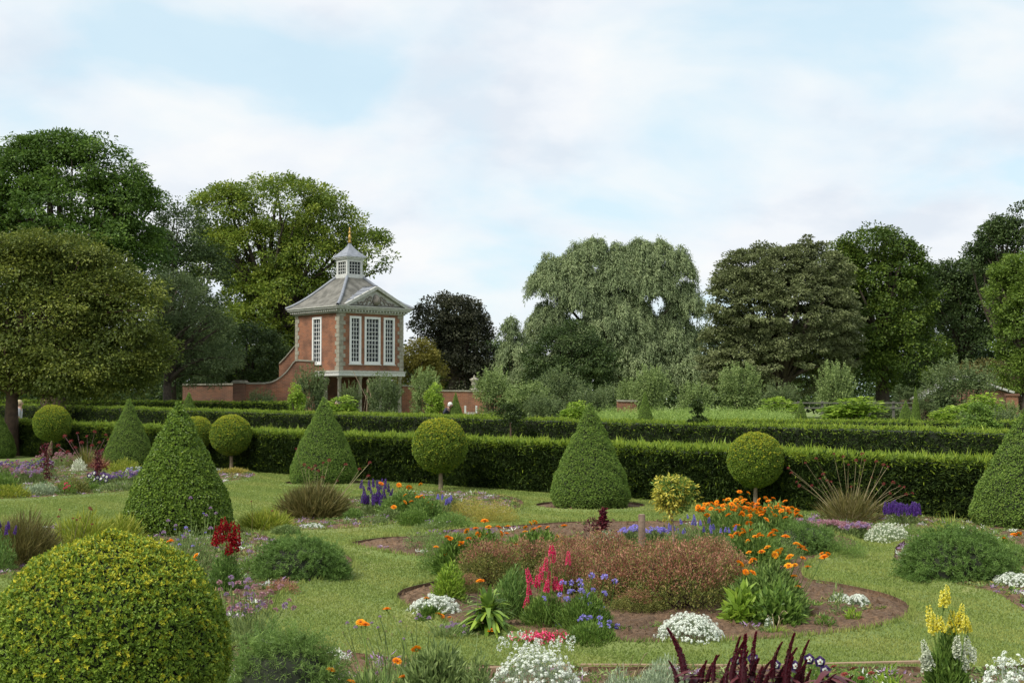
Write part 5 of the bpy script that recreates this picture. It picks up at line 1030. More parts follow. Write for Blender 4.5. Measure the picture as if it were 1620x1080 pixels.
# back of the bed : blue/green drifts, stake, standard
for px, d, half, top, nh, lab in ((1000, 15.2, 24, 832, 26, "bluish plant with bright periwinkle flowers behind the wooden stake, left part"), (1035, 15.4, 22, 834, 20, "bluish plant with bright periwinkle flowers behind the wooden stake, right part")):
    spikes_plant("periwinkle_plant", lab, "blue flowers", px, d, half, top, [GLO["blue"]], nh, fol="greygreen", nl=1800, L=.05, W=.008, zlo=.85, s=(1.4, 2.2), hname="flower_head", tilt=.5)
for px, d, half, top, lab in ((1085, 14.0, 34, 815, "hazy green plant with dusty blue spikes right of the variegated standard"), (1130, 13.3, 34, 822, "hazy green plant with dusty blue spikes in front of the dense marigolds"), (1062, 13.9, 26, 832, "hazy green plant with dusty blue spikes behind the variegated standard's stem")):
    spikes_plant("dusty_blue_plant", lab, "blue flowers", px, d, half, top, [SN["blue"][0]], 9, fol="greygreen", nl=4200, L=.045, W=.006, zlo=.8, s=(.4, .6))
leafy(957, 14.6, 30, 842, "silvery grey-green mound at the back of the central bed, left of the stake", "silver", 3000, .035, .005, "silvery_mound", "silvery mound")
d = 12.9; sk = thing("wooden_stake", "round wooden stake standing in the central bed beside the variegated standard", "stake", pt_(1014, d)); g = G(); lathe(g, [(.033, -.05), (.034, zat(814, d)), (.028, zat(813, d))], 12); g.build("post", M["stake"], sk)
g = G(); z = zat(813, d); lathe(g, [(.028, z), (.001, z + .002)], 12); g.build("cut_end", M["cane"], sk)
d = 13.2; vs = thing("variegated_standard", "small standard shrub with yellow variegated leaves on a thin stem", "standard shrub", pt_(1064, d)); g = G(); zc = zat(778, d)
C = crown(g, [(0, 0, zc, .22, .2, .15), (-.05, 0, zc - .12, .13, .12, .14), (.04, .02, zc - .05, .2, .15, .12)], 95, 30, .042, .018, .07, flat=.8, shell=.3); crown(g, [(0, 0, zc - .02, .2, .18, .17)], 60, 26, .042, .018, .07, 1, flat=.8, shell=.2); g.build("crown", [M["varieg"], M["green"]], vs)
g = G(); P = [curve((0, 0, 0), (-.03, 0, zc - .15), 6, (.015, 0, 0))]; tubes(g, P, .013, 7); P = [curve((-.03, 0, zc - .22), C[q], 5) for q in R.choice(len(C), 16)]; tubes(g, P, .004, 4); g.build("stem", M["bark_pale"], vs)
def amaranth_small(px, d, top, label, w=.05):
    root = thing("dark_red_plant", label, "tassel flower", pt_(px, d)); h = zat(top, d); g = G(); n = 500; z = R.random(n) * h; P = np.column_stack([R.normal(0, w * .5, n), R.normal(0, w * .5, n), z]); leaves(g, P, unit(R.normal(0, .6, (n, 3)) + UP * .3), rdir(n), .05, .02); g.build("foliage", M["maroon"], root)  # this part is the dark red tassels, built as loose leaf-shaped flecks
    g = G(); tubes(g, [curve((0, 0, 0), (0, 0, h * .8), 4)], .008, 5); leaves(g, P[:60] * [2, 2, .6], rdir(60) * [1, 1, .3], rdir(60) * .2 + UP, .09, .04, 0); g.build("stem_and_leaves", M["maroon_leaf"], root); return root
amaranth_small(953, 16.6, 806, "small dark red tassel plant at the back edge of the central bed", .04)
leafy(936, 16.8, 12, 818, "small reddish leaved plant beside the little dark red tassel, central bed", "maroon_leaf", 130, .05, .02)
fern_bush(1268, 14.6, 58, 822, "dense feathery dark green bush right of the dense marigolds", n=1000, ry=.4)
leafy(1325, 14.4, 46, 850, "low light green thyme-like mat right of the dense feathery bush", "dill", 4200, .022, .005, "thyme_mat", "herb mat")
leafy(1240, 14.0, 30, 845, "greyish herb in front of the dense feathery bush", "greygreen", 1500, .03, .006)
# ================================================================ right beds
GSt = [(1295, 757), (1262, 768), (1250, 748), (1272, 732), (1258, 762), (1317, 718), (1340, 735), (1312, 762), (1332, 722), (1352, 728), (1384, 730), (1395, 735), (1402, 738), (1410, 763), (1420, 769), (1427, 770), (1395, 765), (1440, 780), (1366, 728), (1300, 750), (1245, 740), (1282, 768), (1306, 760), (1376, 755), (1362, 718), (1405, 780), (1430, 782), (1289, 725), (1344, 770)]
grass(1342, 18.3, 52, 790, "tall grass clump fanning long pale stalks tipped dull red, before the hedge", 1100, .009, "sedge", GSt, "straw", "redhead", cat="ornamental grass", bend=.6, hs=.75, gh=.36, base=.3, mound=.22)
for px, d, half, top, m, lab in ((1275, 17.0, 24, 821, "lilac", "mauve flower clump at the left foot of the fan shaped grass"), (1312, 16.6, 26, 824, "pinkish", "pinkish mauve flower clump at the foot of the fan shaped grass, middle"), (1350, 16.3, 26, 827, "lilac", "mauve flower clump right of the fan shaped grass's foot")):
    spikes_plant("mauve_clump", lab, "mauve flowers", px, d, half, top, [GLO[m], GLO["pinkish"]], 40, fol="greygreen", nl=1600, L=.05, W=.008, zlo=.8, s=(1.4, 2.2), hname="flower_head", tilt=.4)
alyssum(1400, 15.9, 34, 829, "cream white flower mound behind the big green feathery bush, left side", "cream", nh=230)
spikes_plant("purple_salvia", "deep purple flower clump before the front hedge, left of the right edge cone", "salvia", 1424, 17.8, 30, 806, SN["purple"], 40, fol="greygreen", nl=1200, L=.05, W=.009, s=(.6, .95))
leafy(1436, 16.3, 36, 832, "low soft green mound between the cream flowers and the big feathery bush", "dill", 2400, .03, .006)
fern_bush(1508, 12.6, 92, 832, "biggest feathery green bush, at the right before the edge cone", n=2600, k=36, ry=.5)
grass(1497, 15.2, 44, 818, "yellow striped grass showing above the biggest feathery bush", 420, .012, "limey", bend=.25)
fern_bush(1596, 13.5, 40, 862, "soft green bush at the right edge behind the white alyssum", n=700, m="dill")
marigold(1583, 14.2, 26, 850, "marigold at the right edge, below the big edge cone", [(1583, 852), (1599, 846), (1578, 860), (1606, 845), (1582, 882)], dens=.4, hs=1.3)
grass(1600, 14.2, 20, 850, "tuft with dry brownish stalk heads at the right edge", 160, .006, "straw", [(1572, 856), (1590, 853), (1600, 852), (1610, 850), (1617, 848)], "straw", "straw", bend=.2)
alyssum(1603, 12.05, 38, 908, "white alyssum at the right edge in front of the biggest feathery bush", nh=260)
# ================================================================ left middle beds
grass(500, 18.9, 56, 776, "brownish green grass mound left of the purple salvia, with tall red tipped stalks", 5200, .012, "sedge", [(483, 735), (490, 740), (496, 742), (500, 737), (513, 732), (505, 745), (522, 728), (535, 760), (548, 735), (586, 732), (584, 753), (570, 742), (470, 710), (512, 755)], "straw", "redhead", bend=.9, hs=.8, base=.34, gh=.42, mound=.2)
alyssum(496, 17.3, 20, 829, "small white flower cushion in front of the brownish grass mound", "white", nh=120)
grass(424, 17.3, 42, 812, "lime green grassy clump between the nearest cone and the brownish grass mound", 1800, .013, "limey", bend=.5, base=.25, mound=.13)
leafy(400, 17.8, 28, 815, "dull low reddish herb behind the lime green grassy clump", "bronze_g", 900, .03, .008)
hpu = [(585, 775), (592, 770), (598, 772), (604, 774), (610, 773), (616, 778), (601, 782), (608, 785), (620, 783), (578, 782), (589, 780), (596, 790), (619, 792), (572, 772), (606, 768)]
spikes_plant("purple_salvia", "deep purple salvia clump right of the brownish grass mound", "salvia", 598, 19.2, 28, 790, SN["purple"], 26, hpu, fol="greygreen", nl=1800, L=.05, W=.009, s=(.6, .95))
HM = [(604, 765), (633, 770), (648, 771), (666, 766), (636, 782), (667, 785), (658, 781), (675, 794), (684, 794), (657, 802), (624, 802), (647, 818), (642, 783), (683, 800), (632, 767), (661, 786), (679, 796)]
marigold(640, 18.9, 38, 770, "marigold plant right of the purple salvia clump", HM[:10], 3, dens=1, fol="dill", hs=1.35, mix=(0, 2, 3))
marigold(675, 18.3, 30, 780, "marigold plant between the purple salvia's neighbour and the golden mat", HM[10:], 2, dens=.8, fol="dill", hs=1.35, mix=(0, 2, 3))
spikes_plant("mauve_spires", "thin mauve spires between the marigolds and the central topiary trunk", "mauve flowers", 700, 18.6, 20, 785, [SN["blue"][0]], 12, fol="greygreen", nl=700, L=.05, W=.007, s=(.5, .8))
for px, d, half, top, lab, m in ((745, 18.7, 42, 786, "golden flowered low mat, left half, below the central topiary ball", "golden"), (785, 18.4, 38, 793, "golden flowered low mat, right half, reaching the lawn", "golden"), (715, 19.2, 20, 783, "brownish golden herb at the left end of the golden mat", "bronze_g")):
    leafy(px, d, half, top, lab, m, 4200, .022, .007, "golden_mat", "herb mat")
for px, d, half, lab in ((600, 17.9, 22, "pale low mat with tiny flowers on the soil below the purple salvia"), (690, 17.4, 34, "dusty mauve mat along the front of the middle bed")):
    spikes_plant("mauve_mat", lab, "flower mat", px, d, half, 812 if px == 600 else 822, [GLO["lilac"], GLO["white"]], 16, fol="greygreen", nl=900, L=.03, W=.006, zlo=.8, s=(.4, .7), hname="flower_head")
for px, d, half, top, lab, m in ((655, 17.9, 30, 806, "low green leaves under the marigolds of the middle bed", "green"), (618, 18.4, 22, 805, "grey-green low leaves at the foot of the purple salvia clump", "greygreen"), (560, 18.6, 18, 806, "pale low herb between the brownish grass mound and the purple salvia", "dill"), (715, 17.6, 34, 812, "fine green mat at the lawn side of the golden mat", "dill"), (455, 16.8, 22, 832, "dusty low herb in front of the lime green clump", "greygreen"), (600, 19.6, 44, 775, "airy green foliage behind the purple salvia clump", "dill")):
    leafy(px, d, half, top, lab, m, 2200, .035, .011)
fern_bush(478, 12.6, 78, 846, "rounded feathery green bush at the lawn edge left of the central bed", n=2200, k=34, ry=.4)
leafy(400, 12.9, 26, 880, "finer green plant between the crimson flowers and the rounded feathery bush", "dill", 1600, .035, .006)
spikes_plant("crimson_snapdragon", "crimson snapdragons with dark leaves before the nearest cone's foot", "snapdragon", 360, 11.7, 26, 872, SN["crimson"], 0, [(358, 838), (350, 860), (362, 855), (370, 857), (376, 864), (345, 862), (366, 876), (374, 872), (353, 846)], fol="feather", nl=2600, L=.045, W=.010, s=(1.0, 1.4), fh=.95)
bl = [(x + R.normal(0, 5), y + R.normal(0, 6)) for x, y in ((312, 800), (290, 823), (325, 835), (300, 842), (335, 850), (262, 830), (348, 815), (310, 838), (284, 845), (268, 838), (330, 826), (296, 840), (290, 838), (318, 822), (340, 812), (304, 832))]
spikes_plant("dusty_blue_plant", "tall grey-green plant with pale blue flowers before the nearest cone", "blue flowers", 305, 12.4, 46, 835, [GLO["lilac"], GLO["blue"]], 6, bl, fol="greygreen", nl=2800, L=.05, W=.007, s=(.8, 1.3), hname="flower_head", fh=.95)
marigold(292, 11.0, 22, 880, "marigold beside the big yellow-green ball, below the pale blue flowers", [(272, 857), (314, 879), (312, 887), (275, 855)], dens=.6, hs=1.15)
leafy(300, 11.2, 40, 892, "mixed grey-green foliage behind the big yellow-green ball's right shoulder", "greygreen", 1800, .045, .009)
lh = [(x + R.normal(0, 3), y + R.normal(0, 3)) for x, y in ((352, 918), (365, 925), (380, 920), (395, 930), (410, 925), (372, 938), (388, 942), (402, 938), (420, 940), (435, 935), (445, 930), (360, 945), (400, 950), (415, 955), (432, 950), (385, 955), (368, 958), (350, 935), (460, 945), (462, 952), (395, 962), (412, 965), (437, 965), (472, 962), (374, 918), (390, 915), (405, 943), (425, 960), (453, 958), (378, 965))]
spikes_plant("lilac_scabious", "drift of lilac pompom flowers right of the big yellow-green ball", "scabious", 400, 9.2, 50, 950, [GLO["lilac"], GLO["pinkish"]], 8, lh, fol="greygreen", nl=900, L=.05, W=.007, s=(1.0, 1.5), hname="flower_head", zlo=.7, tilt=.4)
leafy(450, 11.6, 28, 915, "low reddish thyme at the soil edge before the rounded feathery bush", "bronze", 900, .02, .006, "thyme_mat", "herb mat")
grass(140, 15.2, 55, 812, "lime green grassy clump behind the big yellow-green ball, left", 1600, .013, "limey", bend=.5, base=.3, mound=.13)
grass(196, 15.6, 34, 816, "lime green grassy clump behind the big yellow-green ball, right", 1000, .013, "limey", bend=.5, base=.3, mound=.13)
grass(40, 13.6, 60, 815, "dark green fine grass mound behind the big yellow-green ball at the left edge", 4000, .008, "sedge", [], bend=.9, base=.3, mound=.17)
grass(112, 12.6, 10, 850, "thin stems with dark red button heads rising over the big ball", 20, .004, "sedge", [(99, 806), (97, 817), (120, 820), (126, 822), (148, 806), (150, 829), (131, 819), (146, 803)], "sedge", "redhead", hs=.45)
grass(398, 15.0, 5, 840, "single thin stem with a dark button head above the lime green clump", 6, .004, "sedge", [(400, 793), (433, 808)], "sedge", "redhead", hs=.5)
spikes_plant("purple_salvia", "purple flowers at the left edge behind the big ball", "salvia", 8, 13.0, 24, 830, [SN["purple"][0]], 8, fol="feather", nl=900, L=.05, W=.01, s=(.4, .6))
alyssum(16, 14.0, 16, 846, "small white flowers at the left edge touching the big ball", "white", nh=40, dens=.8)
# ================================================================ far left bed
for px, d, half, top, m, lab in ((25, 28.5, 32, 728, ("pinkish", "purple"), "pink and purple flower drift at the far left bed, leftmost"), (62, 28, 34, 724, ("purple", "lilac"), "taller purple flower drift in the far left bed, beside the bent dark red plant"), (45, 26.5, 30, 738, ("lilac", "pinkish"), "dusky pink flower drift in front of the purple drift, far left bed"),
                               (195, 26.5, 34, 745, ("purple", "lilac"), "purple flower drift in front of the second cone from the left"), (222, 27.0, 22, 738, ("blue", "white"), "pale blue flower drift touching the nearest cone's left side"), (100, 33, 50, 716, ("pinkish", "pinkish"), "pale pink flower band before the front hedge at the far left")):
    spikes_plant("flower_drift", lab, "flower drift", px, d, half, top, [GLO[q] for q in m], 55, fol="greygreen", nl=1500, L=.07, W=.014, zlo=.55, s=(1.4, 2.6), hname="flower_head", tilt=.4)
amaranth_small(77, 27.0, 702, "dark red tassel plant with a tip bending to the right, far left bed", .13)
g = G(); r0 = thing("pale_plume", "bent pale brown plume rising beside the dark red tassel plant at the left", "plume", pt_(80, 27.1)); z1, z0 = zat(697, 27.1), zat(722, 27.1)
tubes(g, [curve((.02, 0, 0), (.06, 0, z1), 8, (-.06, 0, 0))], np.array([[.01, .012, .015, .02, .03, .032, .026, .01]]), 6); g.build("plume", M["straw"], r0)
amaranth_small(157, 27.5, 712, "dark red tassel plant left of the second cone from the left", .09)
grass(140, 32.5, 36, 722, "brown grass clump with tall red tipped stalks behind the dark red tassel plants", 1100, .014, "bronze_g", [(x, y) for x, y in ((95, 705), (105, 690), (115, 698), (125, 685), (132, 700), (140, 690), (152, 683), (160, 700), (170, 688), (175, 695), (110, 715), (98, 712), (148, 705), (165, 712), (122, 708), (180, 703))], "pinkish", "redhead", bend=.5, hs=1.6)
grass(162, 31.5, 20, 724, "reddish grass clump behind the right hand dark red tassel plant", 600, .014, "bronze", bend=.5)
for px, d, half, top, lab, m, n_, L, W in ((20, 22.6, 34, 768, "yellow-green low plant at the left end of the far left bed", "limey", 1300, .07, .018), (68, 23.2, 34, 766, "silvery white low plant in the far left bed", "silver", 1600, .06, .016), (8, 24.5, 30, 752, "green low plant at the far left edge", "green", 900, .08, .025), (118, 23.6, 28, 758, "brown and green leafy bush in the far left bed", "bronze_g", 1500, .06, .02),
                                       (90, 24.0, 24, 768, "pale fawn low plant between the silvery plant and the brown bush", "straw", 900, .05, .014), (150, 24.5, 18, 768, "low green leaves below the white and dark pansies", "green", 600, .06, .025), (195, 24.3, 40, 764, "low grey-green plants before the purple drift", "greygreen", 1500, .06, .014), (200, 29.5, 30, 728, "yellow-green plant at the foot of the second cone from the left", "limey", 1200, .08, .016),
                                       (128, 30.5, 12, 727, "cream low plant before the brown grass clump", "cream", 500, .06, .02), (372, 30, 28, 742, "golden low plant below the golden topped ball", "golden", 1400, .06, .014)):
    leafy(px, d, half, top, lab, m, n_, L, W)
for px, d, lab in ((100, 23.4, "two pink blossoms on the brown and green bush"),):
    root = thing("pink_blossom_plant", "small plant with bright pink blossoms beside the brown bush, far left bed", "pink flowers", pt_(108, 23.2)); g = G(); dome(g, .18, .25, 200, .06, .02); g.build("foliage", M["green"], root)
    for x, y in ((108, 765), (107, 772), (112, 769), (22, 747)): head(root, GLO["pinkg"], loc_px(root, x, y, 23.0), .3, 2.6) if x > 50 else None
# pansies
def pansy_mesh():
    g = G(); a = np.array([1.57, .4, 2.75, -.9, -2.25]); D = np.column_stack([np.cos(a), np.zeros(5), np.sin(a)]); leaves(g, np.zeros((5, 3)), D, np.array([[0, -1, 0]] * 5) + R.normal(0, .1, (5, 3)), .026, .03, 0, fold=.05, mid=.6)
    leaves(g, np.zeros((5, 3)) + [0, -.0035, 0], D, np.array([[0, -1, 0]] * 5), .014, .014, 1, fold=.05, mid=.6); lathe(g, [(.003, -.003), (.003, .003)], 6, (0, -.005, 0), 2); return mesh_of(g, "flower", [M["pansy"], M["white"], M["eye"]])
PAN = pansy_mesh()
def pansies(px, d, half, top, label, heads_px, s=1.0):
    r, h = size(half, top, d); root = thing("pansy_plant", label, "pansies", pt_(px, d)); g = G(); dome(g, r, h, 700, .04, .02, shell=.3); g.build("foliage", M["green"], root)
    tops = [loc_px(root, x, y, d - .1 + R.normal(0, .04)) for x, y in heads_px]; g = G(); stemmed(g, [t + [0, .005, 0] for t in tops], 0, .002); g.build("stems", M["green"], root)
    for t in tops: o = link("flower", PAN, root, t); o.rotation_euler = (R.normal(-.15, .2), R.normal(0, .15), R.normal(0, .5)); o.scale = (s, s, s)
    return root
pansies(155, 25.4, 22, 755, "white and dark pansies before the right hand dark red tassel plant", [(x + R.normal(0, 2), y) for x, y in ((145, 752), (150, 758), (155, 755), (162, 757), (166, 752), (160, 763), (148, 764), (170, 760), (164, 768), (153, 748), (158, 770), (172, 754))], 1.9)
pansies(1265, 6.6, 60, 1042, "dark pansies with white centres among the dark red tassels", [(1160, 1044), (1187, 1041), (1275, 1042), (1292, 1046), (1253, 1053), (1222, 1051), (1300, 1060)], 1.15)
# ================================================================ foreground
def am_spike(L, r, bend):
    g = G(); n = int(900 * L / .2); t = R.random(n) ** .8; a = R.random(n) * 6.28; rr = r * 1.5 * (1 - t) ** .8 * (.75 + .25 * np.sin(t * 40 + 3 * np.sin(a)))
    P = np.column_stack([rr * np.cos(a) + bend * t ** 2, rr * np.sin(a), L * t]); leaves(g, P, unit(np.column_stack([np.cos(a), np.sin(a), np.full(n, .9)]) + R.normal(0, .3, (n, 3))), rdir(n), .007, .005, 0, np.clip(R.random(n) * .7 + .3 * t, 0, 1))
    k = 12; tt = np.linspace(0, 1, k); tubes(g, np.column_stack([bend * tt ** 2, 0 * tt, L * tt * .97])[None], (r * 1.2 * (1 - tt) ** .8 + .0008)[None], 8, 0, np.array([.1]))
    return mesh_of(g, "tassel", [M["maroon"]])
AM = [am_spike(.2, .013, .05), am_spike(.16, .013, -.05), am_spike(.24, .014, .08), am_spike(.12, .011, .03), am_spike(.2, .013, -.07)]
def amaranth(px, d, label, spikes, half=26):
    root = thing("dark_red_amaranth", label, "amaranth", pt_(px, d), 0, "dark red tassel plants in the foreground"); g = G(); r = half / FPX * d; h = zat(1060, d); n = 60; a = R.random(n) * 6.28
    P = np.column_stack([R.normal(0, .02, n), R.normal(0, .02, n), R.random(n) * h]); blades(g, P, np.column_stack([np.cos(a), np.sin(a), R.uniform(-.1, .7, n)]), R.uniform(.08, .15, n), .045, .5, 5, 0, power=.5); g.build("leaves", M["maroon_leaf"], root)
    g = G(); tops = []
    for (x, y, L, i) in spikes:
        L_m = L / FPX * d; t = loc_px(root, x, y + L, d + R.normal(0, .05)); o = link("tassel", AM[i], root, t); base = (.2, .16, .24, .12, .2)[i]; s = L_m / base
        o.scale = (max(s, .9) * .85, max(s, .9) * .85, s); o.rotation_euler = (R.normal(0, .1), R.normal(0, .08), R.normal(0, .4)); tops.append(t + [0, 0, .01])
    stemmed(g, tops, 0, .005, .2, .01); g.build("stems", M["maroon_leaf"], root); return root
amaranth(1095, 6.4, "dark red amaranth with the tallest lone curved tassel, left of its group", [(1080, 993, 70, 1), (1115, 1032, 45, 0), (1106, 1045, 40, 3), (1125, 1038, 38, 3), (1068, 1048, 30, 4), (1095, 1050, 40, 3), (1135, 1062, 30, 3)])
amaranth(1175, 6.2, "dark red amaranth in the middle of its group, with many upright tassels", [(1152, 1012, 62, 0), (1158, 1010, 70, 2), (1172, 1008, 70, 3), (1187, 1002, 75, 0), (1198, 1044, 40, 2), (1180, 1040, 50, 3), (1165, 1030, 60, 0), (1145, 1045, 45, 0), (1190, 1055, 40, 3), (1205, 1056, 36, 0)])
amaranth(1235, 6.3, "dark red amaranth at the right of its group, with a dark leaf between tassels", [(1218, 1015, 55, 2), (1238, 1005, 75, 0), (1257, 1014, 70, 2), (1228, 1020, 60, 0), (1250, 1050, 40, 2), (1240, 1040, 50, 3), (1222, 1050, 40, 0), (1262, 1045, 45, 3), (1270, 1060, 30, 0)])
amaranth(1310, 6.2, "low dark red amaranth with arching tassels right of its group", [(1300, 1068, 20, 2), (1318, 1066, 24, 4), (1290, 1062, 26, 0), (1330, 1070, 18, 2)])
marigold(1345, 7.4, 34, 1075, "small plant with brick red flowers right of the dark red amaranths", [], 0, dens=.8)
root = thing("brick_red_flowers", "low clump of brick red flowers between the amaranths and the yellow snapdragon", "red flowers", pt_(1350, 7.35)); g = G(); dome(g, .16, .16, 700, .035, .012); g.build("foliage", M["green"], root); RD = daisy("redhead", .022)
for x, y in ((1313, 1054), (1343, 1058), (1372, 1064), (1330, 1066), (1356, 1072), (1320, 1072)): head(root, RD, loc_px(root, x, y, 7.3), .3, 1)
yh = [(1491, 955), (1487, 958), (1470, 1000), (1483, 998), (1500, 990), (1508, 1000), (1520, 992), (1524, 1000), (1494, 1002), (1468, 990), (1512, 985)]
ys = spikes_plant("yellow_snapdragon", "tall yellow and cream snapdragon at the lower right", "snapdragon", 1492, 6.7, 38, 1000, SN["yellow"], 0, yh, fol="green", nl=5200, L=.05, W=.010, s=(.55, .85), fh=.95)
for x, y in ((1452, 1028), (1460, 1022), (1458, 1042), (1525, 1020), (1530, 1030), (1512, 1028), (1520, 1040), (1464, 1035), (1506, 1018)): head(ys, SN["cream"][0], loc_px(ys, x, y + 18, 6.65), .2, R.uniform(.6, .85), "flower_spike")
alyssum(1588, 6.3, 62, 1048, "white candytuft in the lower right corner", "white", nh=300)
r0 = alyssum(848, 7.55, 70, 1030, "big loose white alyssum at the bottom centre", "white", nh=300)
g = G(); n = 26; a = R.random(n) * 6.28; q = R.random(n) ** .5; T = np.column_stack([.24 * q * np.cos(a), .2 * q * np.sin(a), .27 + R.uniform(.02, .09, n)])
for t in T: 
    m = 34; U = rdir(m); leaves(g, t + U * [.01, .01, .018], U, rdir(m), .008, .007)
g.build("flower_spires", M["white"], r0)
leafy(1045, 7.0, 62, 1050, "soft silvery grey mound left of the dark red amaranths", "silver", 9000, .035, .004, "silvery_mound", "silvery mound", up=.9)
leafy(975, 6.9, 40, 1066, "small silvery grey mound between the big alyssum and the larger silvery mound", "silver", 3500, .035, .004, "silvery_mound", "silvery mound", up=.9)
grass(985, 7.3, 20, 1040, "wispy pale grass heads before the wooden edging", 60, .003, "straw", [(1000, 1035), (985, 1045), (1022, 1032), (1010, 1048), (975, 1050), (1028, 1050)], "straw", None, bend=.2)
fern_bush(455, 7.0, 108, 985, "tall soft dill-like plant right of the big yellow-green ball", n=2400, m="dill", k=34, L=.03, W=.0035, ry=.25, ln=.2, cat="feathery herb", name="feathery_herb")
grass(600, 6.7, 80, 1040, "strappy dark green clump at the bottom, left of the near marigolds", 420, .009, "green", bend=.75, base=.2)
NM = [(614, 964), (580, 988), (675, 947), (697, 976), (703, 982), (721, 979)]
marigold(690, 6.9, 68, 1008, "nearest marigold plant at the bottom, with grey-green leaves", [(660, 1027), (630, 1046), (640, 1071), (723, 1073), (614, 964), (715, 1056), (632, 1078)], dens=2.4, hs=1.0, fol="greygreen", ltrs=.06)
marigold(585, 6.9, 36, 1045, "near marigold plant at the bottom, over the strappy clump", [(580, 988), (526, 1060), (559, 1079), (573, 985)], dens=.5, hs=1.0, fol="greygreen")
sh_ = [(545, 1000), (552, 985), (565, 992), (548, 1018), (575, 1002), (590, 985), (600, 992), (612, 998), (622, 1003), (635, 983), (652, 1000), (640, 1010), (660, 978), (680, 1000), (690, 990), (530, 1022), (555, 1030), (585, 1010), (603, 975), (570, 976), (625, 975), (645, 990), (708, 998), (720, 1004), (735, 1000), (742, 990), (756, 1002)]
spikes_plant("seedhead_scabious", "airy stems with faded mauve seed heads behind the nearest marigold", "scabious", 630, 7.6, 70, 1025, [GLO["lilac"], GLO["straw"], GLO["straw"]], 6, sh_, fol="greygreen", nl=900, L=.06, W=.005, s=(.5, .75), hname="flower_head", zlo=.9)
spikes_plant("mauve_mat", "small mauve pompom flowers below the left white alyssum of the central bed", "mauve flowers", 715, 9.6, 34, 985, [GLO["lilac"]], 5, [(667, 975), (680, 977), (700, 990), (715, 990), (735, 990), (722, 987), (742, 996), (664, 972)], fol="greygreen", nl=500, L=.04, W=.006, s=(.7, 1.0), hname="flower_head")
leafy(755, 6.8, 30, 1040, "grey-green foliage joining the nearest marigold and the big alyssum", "greygreen", 1200, .05, .012)
leafy(940, 7.0, 24, 1078, "small seedling at the very bottom beside the big alyssum", "green", 200, .04, .014)
leafy(1400, 7.0, 40, 1066, "low green leaves between the brick red flowers and the yellow snapdragon", "bright", 500, .05, .014)
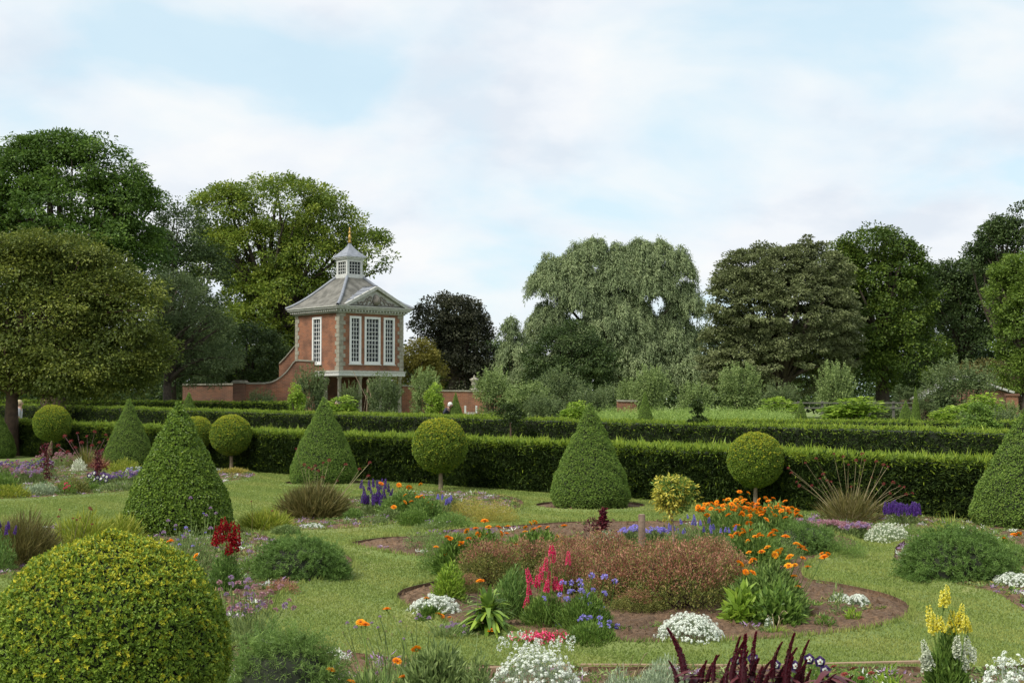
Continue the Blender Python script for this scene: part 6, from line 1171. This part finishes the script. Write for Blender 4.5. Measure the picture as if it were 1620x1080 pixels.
# ================================================================ people
def skinmat(n, c): return mat(n, c, tuple(x * .85 for x in c), 12, .6)
SK = skinmat("skin", (0.5, 0.3, 0.22))
def person(px, d, label, shirt, trousers, hair, H=1.65, stoop=0.0, face=0.0, hat=None):
    """standing or stooping figure; stoop = forward lean of the trunk in radians; faces local -Y turned by face"""
    root = thing("person", label, "person", pt_(px, d), face); k = H / 1.7
    def T(p, piv=.92):          # bend about the hips
        x, y, z = p
        if z <= piv: return (x * k, y * k, z * k)
        a = stoop; dz = z - piv; return (x * k, (y - dz * math.sin(a) + y * 0) * k, (piv + dz * math.cos(a)) * k)
    J = {"pel": (0, 0, .93, .13), "bel": (0, 0, 1.05, .125), "ch": (0, 0, 1.27, .14), "nk": (0, 0, 1.42, .06), "hd0": (0, -.01, 1.5, .07), "hd1": (0, -.01, 1.58, .098), "hd2": (0, 0, 1.65, .075)}
    for s, n in ((-1, "l"), (1, "r")):
        J.update({"hip" + n: (s * .09, 0, .86, .095), "kn" + n: (s * .10, -.02, .48, .062), "an" + n: (s * .10, .01, .09, .042), "to" + n: (s * .12, -.14, .035, .035),
                  "sh" + n: (s * .19, 0, 1.36, .062), "el" + n: (s * .25, -.03, 1.08, .043), "wr" + n: (s * .24, -.15, .86, .028), "hn" + n: (s * .235, -.19, .80, .035),
                  "f1" + n: (s * .25, -.22, .745, .011), "f2" + n: (s * .235, -.225, .735, .011), "f3" + n: (s * .22, -.22, .745, .011), "th" + n: (s * .20, -.19, .77, .012)})
    E = [("pel", "bel"), ("bel", "ch"), ("ch", "nk"), ("nk", "hd0"), ("hd0", "hd1"), ("hd1", "hd2")]
    for n in "lr": E += [("pel", "hip" + n), ("hip" + n, "kn" + n), ("kn" + n, "an" + n), ("an" + n, "to" + n), ("ch", "sh" + n), ("sh" + n, "el" + n), ("el" + n, "wr" + n), ("wr" + n, "hn" + n), ("hn" + n, "f1" + n), ("hn" + n, "f2" + n), ("hn" + n, "f3" + n), ("hn" + n, "th" + n)]
    def skin(name, nodes, edges, grow, m, sub=2):
        names = list(nodes); me = bpy.data.meshes.new(name); me.from_pydata([T(J[q][:3]) for q in names], [(names.index(a), names.index(b)) for a, b in edges], []); o = link(name, me)
        md = o.modifiers.new("s", "SKIN"); md.use_smooth_shade = True
        for i, q in enumerate(names): r_ = (J[q][3] + grow) * k; me.skin_vertices[0].data[i].radius = (r_, r_); me.skin_vertices[0].data[i].use_root = (i == 0)
        o.modifiers.new("u", "SUBSURF").levels = sub; dg = bpy.context.evaluated_depsgraph_get(); e = bpy.data.meshes.new_from_object(o.evaluated_get(dg)); bpy.data.objects.remove(o); e.materials.clear(); e.materials.append(m); return link(name, e, root)
    skin("body", J, E, 0, SK)
    up = ["pel", "bel", "ch", "shl", "ell", "shr", "elr"]; skin("shirt", up, [("pel", "bel"), ("bel", "ch"), ("ch", "shl"), ("shl", "ell"), ("ch", "shr"), ("shr", "elr")], .018, shirt)
    lo = ["pel", "hipl", "knl", "anl", "hipr", "knr", "anr"]; skin("trousers", lo, [("pel", "hipl"), ("hipl", "knl"), ("knl", "anl"), ("pel", "hipr"), ("hipr", "knr"), ("knr", "anr")], .014, trousers)
    c = np.array(T((0, .012, 1.6))); g = G(); n = 900; D = rdir(n); D = D[(D[:, 2] > -.25) & ~((D[:, 1] < -.35) & (D[:, 2] < .45))]; n = len(D)
    lathe(g, [(.001, .105), (.06, .095), (.095, .055), (.105, 0), (.09, -.03)], 14, c + [0, .02, .01]); leaves(g, c + [0, .015, .0] + D * .1 * k, unit(D * .4 - UP * .6), D, .05, .02); g.build("hair", hair, root)
    g = G()   # eyes, nose, mouth
    f = np.array(T((0, -.1, 1.575)))
    for s in (-1, 1): lathe(g, [(.001, -.008), (.009, 0), (.001, .008)], 6, f + [s * .033, -.004, .01])
    lathe(g, [(.001, -.02), (.014, -.012), (.005, .015), (.001, .016)], 6, f + [0, -.008, -.01]); obox(g, f + [-.022, 0, -.045], f + [.022, 0, -.045], .01, .006); g.build("face_features", SK, root)
    return root
person(31, 47, "person in a pale shirt with light hair, standing behind the maple trunk", mat("pale_shirt", (.38, .38, .41)), mat("khaki", (.16, .14, .1)), mat("light_hair", (.45, .36, .22)), 1.64, .1, rad(100))
person(703, 58, "stooping person in dark clothes with white hair beside the small distant cone", mat("dark_shirt", (.03, .03, .05)), mat("dark_trousers", (.03, .03, .035)), mat("white_hair", (.7, .68, .64)), 1.62, .55, rad(60))
person(543, 60, "stooping person in purple with pale hair near the yellow-green bush by the loggia", mat("purple_shirt", (.09, .04, .1)), mat("grey_trousers", (.06, .05, .06)), mat("pale_hair", (.6, .5, .42)), 1.66, .45, rad(-60))
